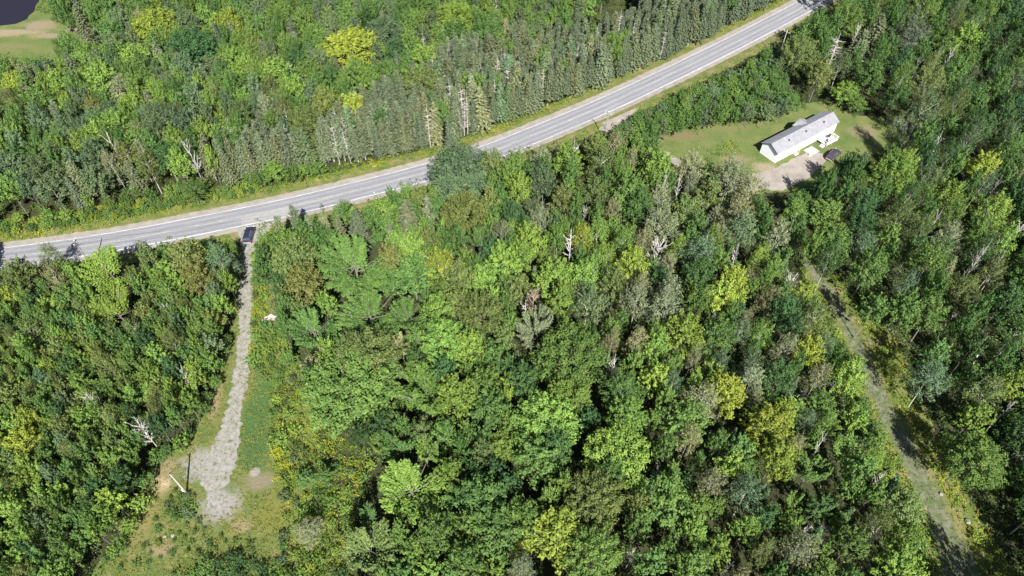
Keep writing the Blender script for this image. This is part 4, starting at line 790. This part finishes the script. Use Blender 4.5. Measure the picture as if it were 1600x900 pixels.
# ------------------------------------------------ vehicles
def car(loc, rz, label_, name, paint, pickup=False):
    e = empty(name, (*loc, .03), rz); tag(e, label_, 'car')
    prof = [(-2.35, .42), (-2.42, .75), (-2.38, 1.05), (-2.25, 1.12), (-2.05, 1.68), (-1.9, 1.76), (.25, 1.78), (.55, 1.70), (1.15, 1.16), (2.15, 1.02), (2.40, .85), (2.45, .5), (2.35, .38)]
    V = []; Fc = []; ws = (-.95, -.86, .86, .95); n = len(prof)
    # cross-sections: sides pull in towards the roof
    def half(z): return .96 if z < 1.12 else .96-(z-1.12)*.30
    for sx_ in (-1, 1):
        for y, z in prof: V.append((sx_*half(z), y, z))
    for i in range(n-1): Fc.append((i, i+1, n+i+1, n+i))
    Fc.append((n-1, 0, n, 2*n-1)); Fc.append(tuple(range(n))[::-1]); Fc.append(tuple(range(n, 2*n)))
    bd = mk('body', V, Fc, paint, e)
    bv = bd.modifiers.new('b', 'BEVEL'); bv.width = .06; bv.segments = 2; bv.limit_method = 'ANGLE'
    def pane(nm, pts, mat=M_glass, par=None): 
        o = MB().poly(pts).build(nm, mat, par or e); s = o.modifiers.new('s', 'SOLIDIFY'); s.thickness = .02; s.offset = 0; return o
    hz = lambda z: half(z)+.012
    pane('windshield', [(-hz(1.2)+.1, 1.13, 1.21), (hz(1.2)-.1, 1.13, 1.21), (hz(1.66)-.1, .62, 1.69), (-hz(1.66)+.1, .62, 1.69)])
    pane('rear_window', [(hz(1.2)-.1, -2.26, 1.18), (-hz(1.2)+.1, -2.26, 1.18), (-hz(1.6)+.1, -2.10, 1.60), (hz(1.6)-.1, -2.10, 1.60)])
    for s in (-1, 1):
        pts = [(s*hz(1.2), 1.0, 1.2), (s*hz(1.2), -2.0, 1.2), (s*hz(1.62), -1.85, 1.62), (s*hz(1.62), .5, 1.62)]
        pane('side_window', pts if s < 0 else pts[::-1])
        MB().box(s*.72-.02, s*.72+.02, -1.7, .1, 1.80, 1.85).build('roof_rail', M_chrome, e)
        mi = MB().box(min(s*1.0, s*1.18), max(s*1.0, s*1.18), .85, 1.0, 1.12, 1.28).build('mirror', paint, e)
        MB().box(min(s*.55, s*.85), max(s*.55, s*.85), 2.33, 2.46, .72, .88).build('headlight', M_lamp, e)
        MB().box(min(s*.72, s*.93), max(s*.72, s*.93), -2.44, -2.36, .8, 1.05).build('taillight', M_red, e)
        for y in (-1.5, 1.5):
            wt = MB().tube([(s*.76, y, .36), (s*.99, y, .36)], .36, 16).build('wheel', M_tyre, e)
            MB().tube([(s*.99, y, .36), (s*1.005, y, .36)], .22, 12).build('rim', M_chrome, wt)
    MB().box(-.85, .85, -2.52, -2.40, .42, .66).build('rear_bumper', M_chrome, e)
    MB().box(-.85, .85, 2.40, 2.52, .40, .62).build('front_bumper', M_dark, e)
    return e
M_tyre = plain('tyre_rubber', (.02, .02, .02), .9); M_chrome = plain('silver_metal', (.55, .56, .58), .3, .6); M_lamp = plain('lamp_glass', (.7, .7, .72), .15); M_red = plain('red_lens', (.35, .02, .02), .3)
M_navy = plain('dark_navy_paint', (.016, .02, .042), .25, .0, spec=.6); M_maroon = plain('dark_plum_paint', (.05, .035, .05), .3, spec=.5)
c0 = Vector(P(387, 381)); c1 = Vector(P(395, 352)); dd = (c1-c0).normalized(); mid = Vector(P(390.5, 370))
car(tuple(mid), math.atan2(dd.y, dd.x)-math.pi/2, 'dark navy suv parked at the road end of the gravel driveway', 'parked_car', M_navy)
m2 = Vector(P(1301, 245)); car(tuple(m2), ang-math.pi/2+.2, 'dark plum car half hidden under trees beside the house driveway', 'parked_car', M_maroon)

# ------------------------------------------------ utility poles and wires
M_pole = plain('weathered_pole', (.20, .175, .15), .9, sc=6); M_palepole = plain('pale_pole', (.36, .35, .32), .7, sc=4, amt=.15); M_ins = plain('insulator', (.75, .76, .78), .2); M_wire = plain('wire', (.12, .12, .13), .5)
tops = []; SPN = ['leaving the left photo edge', 'between the two leftmost poles', 'crossing the middle of the photo', 'passing behind the lawn hedge', 'leaving the top photo edge']
def upole(topx, topy, h, label_, mat=M_pole):
    X, Y = P(topx, topy, h); e = empty('utility_pole', (X, Y, 0)); tag(e, label_, 'utility pole', 'utility poles along the road')
    i = int(np.argmin(np.hypot(CL[:, 0]-X, CL[:, 1]-Y))); a = math.atan2(T_[i, 1], T_[i, 0]); e.rotation_euler = (0, 0, a)
    MB().tube([(0, 0, 0), (0, 0, h)], [.16, .11], 8).build('pole', mat, e)
    ca = MB().box(-.06, .06, -1.1, 1.1, h-.45, h-.33).build('crossarm', mat, e)
    for y in (-1.0, -.0, 1.0):
        MB().tube([(0, y, h-.33 if y else h), (0, y, (h-.33 if y else h)+.12), (0, y, (h-.33 if y else h)+.24)], [.05, .09, .04], 8).build('insulator', M_ins, ca)
    MB().tube([(.26, .0, h-2.2), (.26, .0, h-1.3)], .22, 10).build('transformer', M_ins, e) if 'transformer' in label_ else None
    tops.append((X, Y, h, a))
upole(-260, 425, 9.5, 'utility pole beyond the left edge of the photo')
upole(116, 376, 9.5, 'dark wooden utility pole over the road near the left edge'); upole(586, 304, 8.5, 'utility pole mostly hidden by spruces on the near side of the road')
upole(951, 175, 9.5, 'pale utility pole beside the gravel road entrance', plain('grey_pole', (.27, .265, .26), .8)); upole(1230, 48, 9.5, 'utility pole with white insulators in the dark gap near the top of the road', M_palepole)
upole(1500, -100, 9.5, 'utility pole beyond the top edge of the photo')
for (a0, b0) in zip(tops[:-1], tops[1:]):
    for off in (-1.0, 0, 1.0):
        pts = []
        za, zb = a0[2]-.1, b0[2]-.1
        if off == 0: za += .3; zb += .3
        pa = Vector((a0[0]-math.sin(a0[3])*off, a0[1]+math.cos(a0[3])*off, za)); pb = Vector((b0[0]-math.sin(b0[3])*off, b0[1]+math.cos(b0[3])*off, zb))
        for k in range(17):
            f_ = k/16; q = pa.lerp(pb, f_); q.z -= 1.6*4*f_*(1-f_); pts.append(q)
        o = MB().tube(pts, .018, 4).build('power_line', M_wire)
        tag(o, f"thin power line, {'nearest the road' if off > 0 else 'farthest from the road' if off < 0 else 'topmost'} of three, {SPN[tops.index(a0)]}", 'power line', 'power lines along the road')
hX, hY = P(292, 771); ph = empty('wooden_post', (hX, hY, 0)); tag(ph, 'pale bare pole standing among bushes at the end of the gravel driveway', 'pole')
MB().tube([(0, 0, 0), (0, 0, 7.9)], [.17, .13], 8).build('shaft', M_palepole, ph); MB().tube([(0, 0, 7.902), (0, 0, 7.96)], [.14, .10], 8).build('cap', M_dark, ph)
MB().box(-.12, .12, -.32, -.17, 1.5, 2.1).build('meter_box', M_ins, ph)

# ------------------------------------------------ small things
X, Y = P(425, 499); pile = empty('debris_pile', (X, Y, 0)); tag(pile, 'small pile of pinkish white boards in the scrub right of the driveway', 'debris pile')
M_board = plain('pinkish_boards', (.40, .34, .335), .8, sc=3); rr_ = random.Random(3)
for k in range(11):
    bm = MB().box(-rr_.uniform(.6, 1.3), rr_.uniform(.6, 1.3), -.10, .10, 0, .05).build('board', M_board, pile)
    bm.location = (rr_.uniform(-.7, .7), rr_.uniform(-.6, .6), .12+k*.055); bm.rotation_euler = (rr_.uniform(-.05, .05), rr_.uniform(-.05, .05), rr_.uniform(-.5, .9))
X, Y = P(1268, 236); slab = MB(); slab.box(-1.6, 1.6, -1.3, 1.3, 0, .10); o = slab.build('concrete_slab', plain('concrete', (.30, .30, .295), .9)); o.location = (X, Y, .012); o.rotation_euler = (0, 0, ang); tag(o, 'pale concrete slab at the far end of the house driveway', 'slab')
X, Y = P(1266, 243); bk = empty('storage_bin', (X, Y, .115), ang+.3); bk.location.z = .012; tag(bk, 'small white bin lying on the house driveway', 'bin')
MB().box(-.4, .4, -.28, .28, 0, .4).build('box', M_skirt, bk); MB().box(-.43, .43, -.31, .31, .402, .46).build('lid', M_skirt, bk)
X, Y = P(1408, 198); hp = empty('junk_heap', (X, Y, 0)); tag(hp, 'dark grey heap with a white lid in the shade right of the lawn', 'heap')
hv, hf, ht = crown_round(2.3, 1.3, 500, .5, base=0, taper=0); mk('brush', hv, hf, plain('grey_brush', (.12, .11, .12), .9), hp)
MB().box(-1.3, -.2, -.1, .9, 1.1, 1.25).build('white_sheet', M_skirt, hp)
M_rock = plain('pale_rock', (.20, .195, .18), .9, sc=2)
def rock(x, y, r, lab):
    X, Y = P(x, y); n = 8; V = []; Fc = []
    for i in range(5):
        th = math.pi*i/4*.62+.05
        for k in range(n):
            q = r*rr_.uniform(.8, 1.15); V.append((math.sin(th)*math.cos(k*.785)*q, math.sin(th)*math.sin(k*.785)*q, math.cos(th)*q*.7+.2*r))
    for i in range(4):
        for k in range(n): k2 = (k+1) % n; Fc.append((i*n+k, (i+1)*n+k, (i+1)*n+k2, i*n+k2))
    Fc.append(tuple(range(n)))
    o = mk('rock', V, Fc, M_rock); o.location = (X, Y, 0); tag(o, lab, 'rock')
rock(1412, 684, .4, 'pale rock beside the dirt track, upper of three'); rock(1470, 772, .4, 'grey rock at the right edge of the dirt track, middle of three'); rock(1512, 815, .5, 'grey rock in the weeds right of the dirt track, lowest of three')
rock(258, 839, .3, 'small white stone in the clearing, left of two'); rock(270, 837, .35, 'small white stone in the clearing, right of two')
# fallen white birch trunks in the right-hand wood
def log(x0, y0, x1, y1, z0, z1, r, lab):
    a = P(x0, y0, z0); b_ = P(x1, y1, z1); e = empty('fallen_birch', (a[0], a[1], 0)); tag(e, lab, 'fallen tree')
    d = Vector((b_[0]-a[0], b_[1]-a[1], z1-z0)); MB().tube([(0, 0, z0), tuple(d*.5+Vector((0, 0, z0+.2))), tuple(d+Vector((0, 0, z0)))], [r, r*.8, r*.35], 6).build('trunk', M_birch, e)
    br = MB()
    for k in range(6):
        q = d*random.uniform(.5, 1)+Vector((0, 0, z0)); br.tube([q, q+Vector((random.uniform(-1, 1), random.uniform(-1, 1), random.uniform(0, 1)))*1.2], [r*.3, r*.1], 4)
    br.build('branches', M_birch, e)
log(1512, 615, 1572, 560, 2, 7, .17, 'long white birch trunk leaning in the dark gap at the right')
log(1513, 583, 1530, 550, 1, 5, .13, 'short grey birch trunk left of the long leaning one')
log(1417, 177, 1432, 152, 2, 8, .13, 'white birch trunk leaning above the junk heap')
log(1545, 480, 1564, 456, 6, 9, .12, 'forked white birch limb high in the right-hand wood')
print('SCRIPT_T', time.time()-_T0)
